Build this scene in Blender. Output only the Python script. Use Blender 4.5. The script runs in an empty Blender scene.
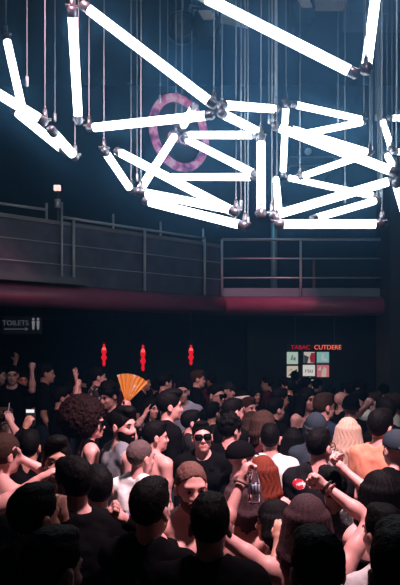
import bpy, bmesh, math, random, os
import numpy as np
from mathutils import Vector, Matrix

random.seed(7)
SC = bpy.context.scene
COL = SC.collection

# ---------------------------------------------------------------- camera, world, lights, exposure
F = 600.0                      # focal length in pixels of the 400-wide frame
CAMZ, HOR = 2.25, 345.0        # camera height, pixel row of the horizon
cam_d = bpy.data.cameras.new('camera')
cam_d.sensor_fit = 'HORIZONTAL'
cam_d.sensor_width = 36.0
cam_d.lens = F / 400.0 * 36.0
cam_d.shift_y = (HOR - 292.5) / 400.0
cam_d.clip_start = 0.05
cam = bpy.data.objects.new('camera', cam_d)
cam.location = (0, 0, CAMZ)
cam.rotation_euler = (math.pi / 2, 0, 0)
COL.objects.link(cam)
SC.camera = cam

TUBE_STRENGTH = 9.0
HAZE_DENSITY = 0.030
world = bpy.data.worlds.new('world')
SC.world = world
world.use_nodes = True
bg = world.node_tree.nodes['Background']
bg.inputs[0].default_value = (0.012, 0.03, 0.05, 1)
bg.inputs[1].default_value = 0.0
# blue theatrical haze that hangs under the ceiling and thins out above the crowd
wn = world.node_tree.nodes; wl = world.node_tree.links
haze = wn.new('ShaderNodeVolumeScatter'); wtc = wn.new('ShaderNodeTexCoord'); wsx = wn.new('ShaderNodeSeparateXYZ'); wmr = wn.new('ShaderNodeMapRange')
wgeo = wn.new('ShaderNodeNewGeometry')
haze.inputs['Color'].default_value = (0.10, 0.50, 1.0, 1)
wmr.inputs['From Min'].default_value = 2.9; wmr.inputs['From Max'].default_value = 6.5
wmr.inputs['To Min'].default_value = 0.003; wmr.inputs['To Max'].default_value = HAZE_DENSITY
wl.new(wgeo.outputs['Position'], wsx.inputs[0]); wl.new(wsx.outputs['Z'], wmr.inputs['Value']); wl.new(wmr.outputs['Result'], haze.inputs['Density'])
haze2 = wn.new('ShaderNodeVolumeScatter'); wadd = wn.new('ShaderNodeAddShader'); wmul = wn.new('ShaderNodeMath')
haze2.inputs['Color'].default_value = (0.20, 0.52, 1.0, 1); haze2.inputs['Anisotropy'].default_value = 0.93     # droplets scatter mostly forward
wmul.operation = 'MULTIPLY'; wmul.inputs[1].default_value = 1.3
wl.new(wmr.outputs['Result'], wmul.inputs[0]); wl.new(wmul.outputs[0], haze2.inputs['Density'])
wl.new(haze.outputs[0], wadd.inputs[0]); wl.new(haze2.outputs[0], wadd.inputs[1]); wl.new(wadd.outputs[0], wn['World Output'].inputs['Volume'])

def area(name, loc, target, size, energy, color, sizey=None):
    d = bpy.data.lights.new(name, 'AREA')
    d.energy = energy; d.color = color; d.size = size
    if sizey: d.shape = 'RECTANGLE'; d.size_y = sizey
    o = bpy.data.objects.new(name, d); COL.objects.link(o)
    o.location = loc
    o.rotation_euler = (Vector(target) - Vector(loc)).to_track_quat('-Z', 'Y').to_euler()
    return o

def spot(name, loc, target, energy, color, angle, blend=0.6, size=0.15):
    d = bpy.data.lights.new(name, 'SPOT')
    d.energy = energy; d.color = color; d.spot_size = math.radians(angle); d.spot_blend = blend
    d.shadow_soft_size = size
    o = bpy.data.objects.new(name, d); COL.objects.link(o)
    o.location = loc
    o.rotation_euler = (Vector(target) - Vector(loc)).to_track_quat('-Z', 'Y').to_euler()
    return o

# stage wash over the dance floor, two added fills, pink fascia spots
spot('stage_wash', (0.75, 2.55, 5.3), (0.35, 4.0, 1.5), 2250, (1.0, 0.66, 0.73), 60, 0.85, 0.15)
spot('back_crowd_fill', (-1.0, 3.2, 5.8), (-0.3, 7.0, 1.6), 900, (1.0, 0.50, 0.56), 46, 1.0, 0.2)  # added fill to brighten the back-left crowd; no fixture for it
area('blue_wall_fill', (0.3, 10.9, 7.9), (0.8, 13.9, 6.4), 2.0, 60, (0.12, 0.42, 0.75))  # blue light added to tint the upper back wall; no lamp hangs there
spot('fascia_spot', (0.6, 7.6, 6.5), (1.2, 11, 2.98), 520, (1.0, 0.25, 0.42), 24)
spot('fascia_spot', (-1.9, 5.6, 6.2), (-2.75, 8.5, 3.0), 330, (1.0, 0.30, 0.42), 16)
SC.view_settings.view_transform = 'Standard'
SC.view_settings.look = 'None'
SC.view_settings.exposure = 0.0
SC.view_settings.gamma = 1.0
SC.view_settings.use_curve_mapping = False
SC.cycles.max_bounces = 6
SC.cycles.diffuse_bounces = 2
SC.cycles.glossy_bounces = 2
SC.cycles.transmission_bounces = 5
SC.cycles.volume_bounces = 0
SC.cycles.use_denoising = True

def W(px, py, d):
    return Vector(((px - 200) / F * d, d, CAMZ + (HOR - py) / F * d))

# ---------------------------------------------------------------- materials
MATS = {}
def mat(name, color, rough=0.6, metal=0.0, bump=0.0, scale=30.0, var=0.0, emit=None, estr=0.0, trans=0.0, spec=0.5, sheen=0.0):
    if name in MATS: return MATS[name]
    m = bpy.data.materials.new(name); m.use_nodes = True
    nt = m.node_tree; b = nt.nodes['Principled BSDF']
    c = (*color, 1)
    b.inputs['Base Color'].default_value = c
    b.inputs['Roughness'].default_value = rough
    b.inputs['Metallic'].default_value = metal
    b.inputs['Specular IOR Level'].default_value = spec
    b.inputs['Transmission Weight'].default_value = trans
    if sheen: b.inputs['Sheen Weight'].default_value = sheen
    if emit:
        b.inputs['Emission Color'].default_value = (*emit, 1)
        b.inputs['Emission Strength'].default_value = estr
    if bump or var:
        tc = nt.nodes.new('ShaderNodeTexCoord'); n = nt.nodes.new('ShaderNodeTexNoise')
        n.inputs['Scale'].default_value = scale; n.inputs['Detail'].default_value = 3
        nt.links.new(tc.outputs['Object'], n.inputs['Vector'])
        if bump:
            bp = nt.nodes.new('ShaderNodeBump'); bp.inputs['Strength'].default_value = bump; bp.inputs['Distance'].default_value = 0.01
            nt.links.new(n.outputs['Fac'], bp.inputs['Height']); nt.links.new(bp.outputs['Normal'], b.inputs['Normal'])
        if var:
            r = nt.nodes.new('ShaderNodeMapRange')
            r.inputs['To Min'].default_value = 1 - var; r.inputs['To Max'].default_value = 1 + var
            mx = nt.nodes.new('ShaderNodeVectorMath'); mx.operation = 'SCALE'
            mx.inputs[0].default_value = color
            nt.links.new(n.outputs['Fac'], r.inputs['Value']); nt.links.new(r.outputs['Result'], mx.inputs['Scale'])
            nt.links.new(mx.outputs['Vector'], b.inputs['Base Color'])
    MATS[name] = m
    return m

def emission(name, color, strength):
    if name in MATS: return MATS[name]
    m = bpy.data.materials.new(name); m.use_nodes = True
    nt = m.node_tree; nt.nodes.clear()
    e = nt.nodes.new('ShaderNodeEmission'); o = nt.nodes.new('ShaderNodeOutputMaterial')
    e.inputs[0].default_value = (*color, 1); e.inputs[1].default_value = strength
    nt.links.new(e.outputs[0], o.inputs[0]); MATS[name] = m
    return m

def ramp_mat(name, kind, scale, stops, rough=0.8, mapping=(1, 1, 1)):
    """a patterned cloth: noise / wave / voronoi through a constant colour ramp"""
    if name in MATS: return MATS[name]
    m = bpy.data.materials.new(name); m.use_nodes = True
    nt = m.node_tree; b = nt.nodes['Principled BSDF']; b.inputs['Roughness'].default_value = rough
    tc = nt.nodes.new('ShaderNodeTexCoord'); mp = nt.nodes.new('ShaderNodeMapping')
    mp.inputs['Scale'].default_value = mapping
    nt.links.new(tc.outputs['Object'], mp.inputs['Vector'])
    if kind == 'noise':
        t = nt.nodes.new('ShaderNodeTexNoise'); t.inputs['Scale'].default_value = scale; out = t.outputs['Fac']
    elif kind == 'voronoi':
        t = nt.nodes.new('ShaderNodeTexVoronoi'); t.inputs['Scale'].default_value = scale; out = t.outputs['Distance']
    else:
        t = nt.nodes.new('ShaderNodeTexWave'); t.inputs['Scale'].default_value = scale; out = t.outputs['Fac']
        t.inputs['Distortion'].default_value = 1.5
    nt.links.new(mp.outputs['Vector'], t.inputs['Vector'])
    r = nt.nodes.new('ShaderNodeValToRGB'); r.color_ramp.interpolation = 'LINEAR'
    while len(r.color_ramp.elements) < len(stops): r.color_ramp.elements.new(0.5)
    for e, (p, c) in zip(r.color_ramp.elements, stops): e.position = p; e.color = (*c, 1)
    nt.links.new(out, r.inputs['Fac']); nt.links.new(r.outputs['Color'], b.inputs['Base Color'])
    MATS[name] = m
    return m

STEEL = mat('brushed_steel', (0.55, 0.60, 0.66), 0.4, 0.35)
DARK_METAL = mat('dark_metal', (0.07, 0.08, 0.10), 0.4, 0.8)
CABLE_M = mat('steel_cable', (0.34, 0.42, 0.5), 0.5, 0.0)
JOINT = mat('joint_metal', (0.22, 0.23, 0.26), 0.35, 0.8)
BLACK = mat('matte_black', (0.012, 0.014, 0.018), 0.7)

# ---------------------------------------------------------------- mesh helpers
def tag(o, label=None, cat=None, group=None, kind=None):
    if label: o['label'] = label
    if cat: o['category'] = cat
    if group: o['group'] = group
    if kind: o['kind'] = kind
    return o

def empty(name, loc=(0, 0, 0), rotz=0.0):
    o = bpy.data.objects.new(name, None); COL.objects.link(o)
    o.empty_display_size = 0.2
    o.location = loc; o.rotation_euler = (0, 0, rotz)
    return o

def link_mesh(name, me, m, parent=None, smooth=False):
    o = bpy.data.objects.new(name, me); COL.objects.link(o)
    if m is not None and len(me.materials) == 0: me.materials.append(m)
    if parent is not None: o.parent = parent
    if smooth: me.polygons.foreach_set('use_smooth', [True] * len(me.polygons))
    return o

def obj(name, bm, m, parent=None, smooth=False):
    me = bpy.data.meshes.new(name); bm.normal_update(); bm.to_mesh(me); bm.free()
    return link_mesh(name, me, m, parent, smooth)

def basis(d):
    d = Vector(d).normalized()
    u = d.orthogonal().normalized() if abs(d.z) > 0.95 else d.cross(Vector((0, 0, 1))).normalized()
    return u, d.cross(u).normalized(), d

def add_tube(bm, pts, r, seg=10, caps=True):
    pts = [Vector(p) for p in pts]; rs = r if isinstance(r, (list, tuple)) else [r] * len(pts)
    rings = []; u0 = None
    for i, p in enumerate(pts):
        d = (pts[min(i + 1, len(pts) - 1)] - pts[max(i - 1, 0)]).normalized()
        if u0 is None: u, v, _ = basis(d)
        else:
            u = (u0 - d * u0.dot(d)).normalized(); v = d.cross(u)
        u0 = u
        rings.append([bm.verts.new(p + (u * math.cos(2 * math.pi * k / seg) + v * math.sin(2 * math.pi * k / seg)) * rs[i]) for k in range(seg)])
    for a, b in zip(rings, rings[1:]):
        for k in range(seg): bm.faces.new((a[k], a[(k + 1) % seg], b[(k + 1) % seg], b[k]))
    if caps:
        bm.faces.new(list(reversed(rings[0]))); bm.faces.new(rings[-1])
    return bm

def add_box(bm, lo, hi, M=None):
    x0, y0, z0 = lo; x1, y1, z1 = hi
    v = [Vector(c) for c in ((x0, y0, z0), (x1, y0, z0), (x1, y1, z0), (x0, y1, z0), (x0, y0, z1), (x1, y0, z1), (x1, y1, z1), (x0, y1, z1))]
    if M is not None: v = [M @ p for p in v]
    v = [bm.verts.new(p) for p in v]
    for f in ((3, 2, 1, 0), (4, 5, 6, 7), (0, 1, 5, 4), (1, 2, 6, 5), (2, 3, 7, 6), (3, 0, 4, 7)): bm.faces.new([v[i] for i in f])
    return bm

def add_lathe(bm, prof, M=None, seg=20):
    rings = []
    for r, z in prof:
        ring = []
        for k in range(seg):
            p = Vector((r * math.cos(2 * math.pi * k / seg), r * math.sin(2 * math.pi * k / seg), z))
            ring.append(bm.verts.new(M @ p if M is not None else p))
        rings.append(ring)
    for a, b in zip(rings, rings[1:]):
        for k in range(seg): bm.faces.new((a[k], a[(k + 1) % seg], b[(k + 1) % seg], b[k]))
    bm.faces.new(list(reversed(rings[0]))); bm.faces.new(rings[-1])
    return bm

def add_prism(bm, poly, y0, y1, M=None):
    """polygon in the XZ plane extruded along Y"""
    a = [Vector((x, y0, z)) for x, z in poly]; b = [Vector((x, y1, z)) for x, z in poly]
    if M is not None: a = [M @ p for p in a]; b = [M @ p for p in b]
    a = [bm.verts.new(p) for p in a]; b = [bm.verts.new(p) for p in b]; n = len(a)
    bm.faces.new(a); bm.faces.new(list(reversed(b)))
    for k in range(n): bm.faces.new((a[(k + 1) % n], a[k], b[k], b[(k + 1) % n]))
    return bm

def torus_bm(R, r, seg=48, rs=10, M=None):
    bm = bmesh.new(); g = []
    for i in range(seg):
        a = 2 * math.pi * i / seg; row = []
        for j in range(rs):
            b = 2 * math.pi * j / rs
            p = Vector(((R + r * math.cos(b)) * math.cos(a), r * math.sin(b), (R + r * math.cos(b)) * math.sin(a)))
            row.append(bm.verts.new(M @ p if M is not None else p))
        g.append(row)
    for i in range(seg):
        for j in range(rs):
            bm.faces.new((g[i][j], g[(i + 1) % seg][j], g[(i + 1) % seg][(j + 1) % rs], g[i][(j + 1) % rs]))
    bmesh.ops.recalc_face_normals(bm, faces=bm.faces)
    return bm
new = bmesh.new

# ---------------------------------------------------------------- the room
def structure(name, bm, m, smooth=False):
    o = obj(name, bm, m, None, smooth); o['kind'] = 'structure'; return o

WALL_DARK = mat('dark_blue_wall', (0.014, 0.028, 0.04), 0.75, bump=0.3, scale=6, var=0.35)
WALL_BLACK = mat('black_wall', (0.012, 0.015, 0.02), 0.8, bump=0.2, scale=8)
FLOOR_M = mat('dark_club_floor', (0.02, 0.02, 0.025), 0.45, bump=0.2, scale=20, var=0.3)
PARAPET_M = mat('grey_cladding', (0.062, 0.075, 0.12), 0.6, bump=0.6, scale=4, var=0.7)
FASCIA_M = mat('mauve_lacquer', (0.27, 0.07, 0.13), 0.45, bump=0.15, scale=4, var=0.3)

CZ = 8.3
structure('floor', add_box(new(), (-5.5, -1.5, -0.1), (5.5, 14.3, 0)), FLOOR_M)
structure('ceiling', add_box(new(), (-5.5, -1.5, CZ), (5.5, 14.3, CZ + 0.1)), WALL_BLACK)
structure('wall_back', add_box(new(), (-5.5, 14.0, 0), (5.5, 14.3, CZ)), WALL_DARK)
structure('wall_left', add_box(new(), (-5.6, -1.5, 0), (-5.4, 14.3, CZ)), WALL_DARK)
structure('wall_right', add_box(new(), (5.4, -1.5, 0), (5.6, 14.3, CZ)), WALL_DARK)
structure('wall_front', add_box(new(), (-5.5, -1.6, 0), (5.5, -1.4, CZ)), WALL_BLACK)
structure('platform', add_box(new(), (-5.4, 7.75, 0), (5.4, 14.0, 0.15)), FLOOR_M)

# balcony: left run goes obliquely back, right run is square to the room
BX, BY = 0.40, 11.0
LX, LY = -4.55, 6.85          # left end of the run (outside the frame)
FLZ, TOPZ = 3.14, 4.07
ld = Vector((BX - LX, BY - LY, 0)).normalized(); ln = Vector((-ld.y, ld.x, 0))   # ln points away from the room
def on_run(px, off=0.0):
    """point of the left balcony edge seen at pixel column px"""
    k = (px - 200) / F
    # (LX + t ldx) = k (LY + t ldy)
    t = (k * LY - LX) / (ld.x - k * ld.y)
    p = Vector((LX, LY, 0)) + ld * t
    return p + ln * off
bm = new()
poly = [(LX, LY), (BX, BY), (5.4, BY), (5.4, 14.0), (-5.4, 14.0), (-5.4, LY)]
lo = [bm.verts.new((x, y, 2.82)) for x, y in poly]; hi = [bm.verts.new((x, y, FLZ)) for x, y in poly]
bm.faces.new(list(reversed(lo))); bm.faces.new(hi)
for k in range(len(poly)): bm.faces.new((lo[k], lo[(k + 1) % len(poly)], hi[(k + 1) % len(poly)], hi[k]))
structure('balcony_slab', bm, WALL_BLACK)
# rounded fascia along both runs
def fascia(path, r=0.17, z=2.965):
    bm = new(); rings = []
    for i, (x, y) in enumerate(path):
        if i == 0: d = Vector((path[1][0] - x, path[1][1] - y, 0))
        else: d = Vector((x - path[i - 1][0], y - path[i - 1][1], 0))
        d.normalize(); n = Vector((d.y, -d.x, 0))
        ring = []
        for k in range(13):
            a = math.pi / 2 - math.pi * k / 12
            ring.append(bm.verts.new(Vector((x, y, z)) + n * (0.22 * max(0, math.cos(a)) - 0.01) + Vector((0, 0, math.sin(a) * r))))
        rings.append(ring)
    for a, b in zip(rings, rings[1:]):
        for k in range(12): bm.faces.new((a[k], a[k + 1], b[k + 1], b[k]))
        bm.faces.new((a[12], a[0], b[0], b[12]))
    bm.faces.new(rings[0]); bm.faces.new(list(reversed(rings[-1])))
    bmesh.ops.recalc_face_normals(bm, faces=bm.faces)
    return bm
structure('trim_1', fascia([(LX, LY), (BX, BY)]), FASCIA_M, True)
structure('trim_2', fascia([(BX + 0.002, BY), (5.4, BY)]), FASCIA_M, True)
# projecting ledge of the left corner
pA = on_run(78); Mrun = Matrix.Translation((LX, LY, 0)) @ Matrix.Rotation(math.atan2(ld.y, ld.x), 4, 'Z')
lenA = (pA - Vector((LX, LY, 0))).length; lenB = (Vector((BX, BY, 0)) - Vector((LX, LY, 0))).length
structure('trim_3', add_box(new(), (0, -0.34, FLZ - 0.01), (lenA, 0.0, FLZ + 0.09), Mrun), mat('ledge_grey', (0.07, 0.085, 0.11), 0.5))
# parapet
structure('wall_parapet', add_box(new(), (0, 0.06, FLZ), (lenB, 0.14, TOPZ), Mrun), PARAPET_M)
bm = new(); add_box(bm, (0, 0.03, TOPZ - 0.03), (lenB, 0.17, TOPZ + 0.03), Mrun)
structure('trim_4', bm, mat('parapet_cap', (0.16, 0.17, 0.2), 0.5))
# dark column at the end of the right run
structure('column_right', add_box(new(), (3.32, 10.45, 0.0), (4.25, 11.3, 5.05)), mat('column_black', (0.035, 0.045, 0.06), 0.6))
structure('column_right', add_box(new(), (0.98, 12.2, 0.15), (1.22, 12.5, 2.83)), WALL_BLACK)
structure('wall_bar', add_box(new(), (1.22, 12.3, 0.15), (5.4, 12.5, 2.83)), WALL_BLACK)

# parapet railing of the left run: front posts and thin wires
r = tag(empty('railing', (LX, LY, FLZ)), 'slim steel posts and wires in front of the grey parapet', 'railing')
def rel(p): return Vector(p) - r.location
for px in (-30, 73, 144, 204):
    p = on_run(px, -0.02); q = rel((p.x, p.y, FLZ))
    obj('post', add_tube(new(), [q, q + Vector((0, 0, 1.0))], 0.022, 10), STEEL, r, True)
p = on_run(60, -0.06); q = rel((p.x, p.y, FLZ)); obj('post', add_tube(new(), [q, q + Vector((0, 0, 1.22))], 0.016, 10), STEEL, r, True)
for z in (0.31, 0.62):
    a = on_run(-40, 0.03); b = Vector((BX, BY, 0)) + ln * 0.03
    obj('wire', add_tube(new(), [rel((a.x, a.y, FLZ + z)), rel((b.x, b.y, FLZ + z))], 0.008, 6), CABLE_M, r)
# handrail behind the parapet
r = tag(empty('railing', (LX, LY, FLZ)), 'thin handrail on posts standing behind and above the grey parapet', 'railing')
for px in (60, 128, 176, 219):
    p = on_run(px, 0.45); q = rel((p.x, p.y, FLZ))
    obj('post', add_tube(new(), [q, q + Vector((0, 0, 1.3))], 0.02, 10), STEEL, r, True)
pts = [on_run(px, 0.45) for px in (-60, 0, 30, 60)]
obj('handrail', add_tube(new(), [rel((p.x, p.y, FLZ + h)) for p, h in zip(pts, (1.20, 1.18, 1.19, 1.2))], 0.022, 10), STEEL, r, True)
pts = [on_run(px, 0.45) for px in (77, 128, 176, 221)]
obj('handrail', add_tube(new(), [rel((p.x, p.y, FLZ + 1.12)) for p in pts], 0.022, 10), STEEL, r, True)

# square railing of the right run
r = tag(empty('railing', (BX, BY, FLZ)), 'square steel balcony railing with three horizontal bars above mauve fascia', 'railing')
xs = [(222 - 200) / F * BY - BX, (301 - 200) / F * BY - BX, (383 - 200) / F * BY - BX]
for x in xs: obj('post', add_tube(new(), [(x, 0.03, 0), (x, 0.03, 1.05)], 0.024, 10), STEEL, r, True)
for z, rr in ((1.05, 0.026), (0.70, 0.014), (0.345, 0.014)):
    obj('bar', add_tube(new(), [(xs[0], 0.03, z), (xs[2], 0.03, z)], rr, 10), STEEL, r, True)
obj('kick_plate', add_box(new(), (xs[0], 0.06, 0.0), (xs[2], 0.075, 0.16)), mat('kick_plate', (0.16, 0.22, 0.29), 0.45), r)

# pipes on the upper back wall
for px, w, m, lab in ((274, 0.075, mat('pale_pipe', (0.45, 0.6, 0.65), 0.35, 0.5), 'pale vertical steel pipe behind the square balcony railing'),
                      (314, 0.04, mat('copper_pipe', (0.35, 0.16, 0.14), 0.4, 0.5), 'thin reddish vertical pipe behind the square balcony railing')):
    x = (px - 200) / F * 13.2
    t = tag(empty('pipe', (x, 13.2, FLZ)), lab, 'pipe')
    obj('tube', add_tube(new(), [(0, 0, 0), (0, 0, 2.2 if px == 274 else 1.0)], w, 14), m, t, True)
    obj('collar', add_tube(new(), [(0, 0, 0.02), (0, 0, 0.08)], w + 0.03, 14), DARK_METAL, t, True)

# ---------------------------------------------------------------- the tube lights
GLOW = emission('tube_glow', (0.93, 0.96, 1.0), TUBE_STRENGTH)
FROST = mat('tube_socket', (0.2, 0.21, 0.25), 0.35, 0.7)
K = 0.80
TG = 'suspended tube lights'
def tube(x1, y1, d1, x2, y2, d2, label, hang=(0, 0), r=0.033, node=0):
    a, b = W(x1, y1, d1 * K), W(x2, y2, d2 * K)
    d = (b - a).normalized(); L = (b - a).length
    root = tag(empty('tube_light', (a + b) / 2), label, 'tube light', TG)
    o = root.location
    obj('glowing_tube', add_tube(new(), [a + d * 0.05 - o, b - d * 0.05 - o], r, 16), GLOW, root, True)
    for p, s in ((a, 1), (b, -1)):
        e = p - o
        cap = add_tube(new(), [e - d * 0.02 * s, e - d * 0.005 * s, e + d * 0.05 * s, e + d * 0.055 * s], [r * 0.6, r * 1.05, r * 1.05, r * 0.9], 14)
        obj('end_cap', cap, FROST, root, True)
    for k, (p, h) in enumerate(((a, hang[0]), (b, hang[1]))):
        if h:
            e = p - o + Vector((0, 0, 0.02))
            top = Vector((e.x, e.y, CZ - o.z))
            c = obj('cable', add_tube(new(), [e + Vector((0, 0, 0.02)), top], 0.0034, 6), CABLE_M, root)
            bm = new()
            add_tube(bm, [e + Vector((0, 0, -0.03)), e + Vector((0, 0, 0.07))], [0.022, 0.015], 10)
            add_tube(bm, [e + Vector((-0.045, -0.01, 0.0)), e + Vector((0.045, 0.01, 0.0))], 0.012, 8)
            add_tube(bm, [e + Vector((0, 0, 0.07)), e + Vector((0, 0, 0.10))], [0.009, 0.006], 8)
            obj('connector', bm, JOINT, c, True)
    return root

T = tube
T(72, 9, 5.3, 78.5, 122, 5.9, 'tube light hanging nearly upright from the upper steel connector at the left', (1, 1))
T(83, 5, 5.3, 214, 105, 5.4, 'long tube light sloping from the upper left connector down to the central one', (0, 1))
T(6, 36, 6.5, 23, 112, 6.4, 'steep tube light near the left edge with a connector at its top', (1, 0))
T(-16, 85, 5.2, 45, 122, 5.5, 'sloping tube light cut off by the left picture edge', (0, 1))
T(14, 110, 6.1, 66, 152, 5.9, 'lower of the sloping tube lights beside the left edge', (0, 0))
T(51, 130, 5.4, 75, 157, 5.9, 'short tube light at the lower end of the left group', (0, 1))
T(89, 128, 6.1, 212, 115, 5.55, 'nearly level tube light ending under the central connector', (1, 0))
T(104, 150, 6.3, 131, 190, 7.1, 'short steep tube light left of centre under the twin connector', (1, 1))
T(117, 151, 6.3, 236, 213, 5.6, 'long tube light sloping from the twin connector toward the railing', (0, 1))
T(176, 134, 7.1, 138, 193, 6.3, 'tube light leaning across the lower part of the pink ring', (1, 0))
T(195, 105, 6.6, 182, 128, 7.1, 'short tube light leaning across the upper part of the pink ring', (0, 1))
T(141, 192, 6.3, 238, 211, 6.0, 'upper of two nearly level tube lights low in the middle', (1, 0))
T(145, 201, 6.2, 245, 226, 5.7, 'lowest tube light in front of the grey parapet', (0, 1))
T(185, 135, 7.1, 258, 135, 6.7, 'level tube light running right from the ring to the upright tube', (0, 0))
T(184, 138, 7.2, 257, 175, 6.6, 'tube light sloping down from the ring to the upright tube', (0, 0))
T(168, 177, 7.6, 256, 177, 6.7, 'lower level tube light ending at the upright tube', (0, 0))
T(221, 105, 5.6, 276, 109, 6.6, 'level tube light running right from the central connector', (0, 1))
T(221, 113, 5.6, 259, 132, 6.6, 'short tube light sloping from the central connector to the upright tube', (0, 0))
T(261, 137, 5.8, 261, 216, 5.6, 'thick upright tube light right of centre', (1, 1))
T(286, 103, 7.6, 283, 176, 8.1, 'thin upright tube light behind the thick upright one', (1, 0))
T(292, 104, 7.6, 364, 120, 8.2, 'upper tube light of the V at the right, sloping down', (0, 1))
T(364, 122, 8.2, 303, 134, 7.6, 'lower tube light of the V at the right, sloping back', (0, 0))
T(287, 128, 6.8, 370, 153, 7.4, 'tube light just above the thick diagonal on the right', (0, 1))
T(275, 126, 5.8, 397, 173, 5.4, 'thick diagonal tube light sloping down to the right edge', (1, 1))
T(300, 177, 7.9, 361, 156, 7.3, 'thin tube light rising to meet the thick diagonal', (1, 0))
T(285, 177, 8.4, 378, 197, 7.9, 'thin tube light sloping gently down behind the rising one', (0, 1))
T(276, 178, 8.1, 279, 216, 6.8, 'short upright tube light right of the thick upright one', (0, 0))
T(272, 216, 5.7, 394, 180, 5.65, 'thick tube light rising from the lower connector to the right edge', (1, 0))
T(312, 219, 6.9, 378, 200, 7.4, 'thin tube light rising just above the bottom level one', (0, 1))
T(277, 224, 5.6, 382, 224, 5.6, 'thick level tube light along the bottom above the railing', (1, 1))
T(382, 119, 8.8, 392, 150, 8.4, 'short steep tube light near the right edge', (1, 1))
T(388, 118, 8.8, 418, 118, 8.8, 'level tube light cut off by the right picture edge, upper one', (0, 0))
T(387, 155, 8.5, 399, 177, 7.4, 'short tube light leaning above the right end connector', (1, 0))
T(393, 152, 8.4, 418, 151, 8.4, 'level tube light cut off by the right picture edge, lower one', (0, 0))
T(396, 181, 5.6, 405, 213, 6.1, 'steep tube light dropping from the right end connector', (0, 0))
T(366, 71, 4.9, 378, -22, 5.3, 'nearly upright tube light rising out of the frame at upper right', (1, 0))
T(356, 74, 4.9, 200, -5, 5.0, 'long tube light sloping down to the upper right connector', (0, 0))
# slack cables seen between the tubes
for i, (px, y, d) in enumerate(((27, 82, 5.6), (55, 118, 6.6), (137, 178, 7.2), (160, 99, 7.6), (222, 103, 6.4), (241, 205, 6.4),
                                 (248, 222, 6.0), (269, 120, 6.9), (272, 122, 7.4), (338, 120, 8.6), (345, 200, 7.9), (372, 150, 8.6),
                                 (380, 196, 7.8), (376, 118, 9.2), (396, 150, 8.8))):
    p = W(px, y, d * K)
    c = tag(empty('hanging_cable', p), 'thin steel suspension cable hanging from the ceiling among the tube lights', 'cable', 'suspension cables')
    obj('wire', add_tube(new(), [(0, 0, 0), (0, 0, CZ - p.z)], 0.0034, 6), CABLE_M, c)
    obj('hook', add_tube(new(), [(0, 0, -0.03), (0, 0, 0.04)], 0.012, 8), STEEL, c, True)

# ---------------------------------------------------------------- things up at the ceiling and on the back wall
PALE = mat('pale_steel_sheet', (0.85, 0.88, 0.92), 0.5, 0.0)
HOUSING = mat('lamp_housing', (0.015, 0.025, 0.035), 0.5, 0.3)
def can_light(px, py, d, w, h, label):
    p = W(px, py, d)
    t = tag(empty('ceiling_spotlight', p), label, 'spotlight')
    poly = [(-w * .5, h * .15), (-w * .3, -h * .5), (w * .3, -h * .5), (w * .5, h * .15), (w * .34, h * .5), (-w * .34, h * .5)]
    obj('housing', add_prism(new(), poly, -0.2, 0.2), HOUSING, t)
    obj('lid', add_prism(new(), [(-w * .3, h * .42), (w * .2, h * .42), (w * .34, h * .12), (-w * .1, h * .12)], -0.24, -0.2), PALE, t)
    y = add_tube(new(), [(-w * .52, 0, 0), (-w * .52, 0, h * .8), (w * .52, 0, h * .8), (w * .52, 0, 0)], 0.02, 8)
    obj('yoke', y, DARK_METAL, t)
    obj('stem', add_tube(new(), [(0, 0, h * .8), (0, 0, CZ - p.z)], 0.02, 8), DARK_METAL, t)
    return t
can_light(206, 30, 9.6, 0.42, 0.44, 'six-sided dark spotlight with a pale lid hanging under the ceiling beam')
can_light(302, 18, 9.6, 0.36, 0.42, 'six-sided dark spotlight beside the pale ceiling beam')
# fan-like round speaker
p = W(182, 26, 9.8); t = tag(empty('loudspeaker', p), 'dim round loudspeaker high on a hanging bracket', 'loudspeaker')
Mx = Matrix.Rotation(math.pi / 2, 4, 'X')
obj('cabinet', add_lathe(new(), [(0.23, -0.2), (0.26, -0.05), (0.26, 0.0), (0.22, 0.02)], Mx, 28), HOUSING, t, True)
obj('cone', add_lathe(new(), [(0.2, 0.022), (0.18, 0.03), (0.06, 0.035), (0.05, 0.06), (0.01, 0.07)], Mx, 28), DARK_METAL, t, True)
obj('bracket', add_tube(new(), [(0, 0.1, 0.2), (0, 0.1, CZ - p.z)], 0.02, 8), DARK_METAL, t)
# pale beams and duct under the ceiling
def beam(name, a, b, w, h, m, label, cat):
    a, b = Vector(a), Vector(b); d = b - a
    M = Matrix.Translation(a) @ Matrix.Rotation(math.atan2(d.y, d.x), 4, 'Z')
    L = Vector((d.x, d.y, 0)).length
    t = tag(empty(name, a), label, cat)
    M2 = Matrix.Rotation(math.atan2(d.y, d.x), 4, 'Z')
    obj('web', add_box(new(), (0, -w / 2, 0), (L, w / 2, h), M2), m, t)
    obj('flange', add_box(new(), (0, -w / 2 - 0.05, -0.02), (L, w / 2 + 0.05, 0.0), M2), m, t)
    for s in (0.15, 0.85): obj('hanger', add_tube(new(), [M2 @ Vector((L * s, 0, h)), M2 @ Vector((L * s, 0, CZ - a.z))], 0.012, 8), DARK_METAL, t)
    return t
beam('ceiling_beam', W(189, 12, 10.2), W(250, 4, 10.6), 0.12, 0.10, PALE, 'narrow pale steel beam near the top of the picture behind the long tube', 'beam')
beam('ceiling_beam', W(308, 5, 10.0), W(345, 3, 10.0), 0.2, 0.12, PALE, 'short pale steel beam beside the long sloping tube', 'beam')
beam('ventilation_duct', W(346, 22, 10.0), W(440, 15, 10.0), 0.5, 0.40, mat('duct_blue', (0.09, 0.14, 0.2), 0.5), 'boxy dark blue ventilation duct at the top right', 'duct')
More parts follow.
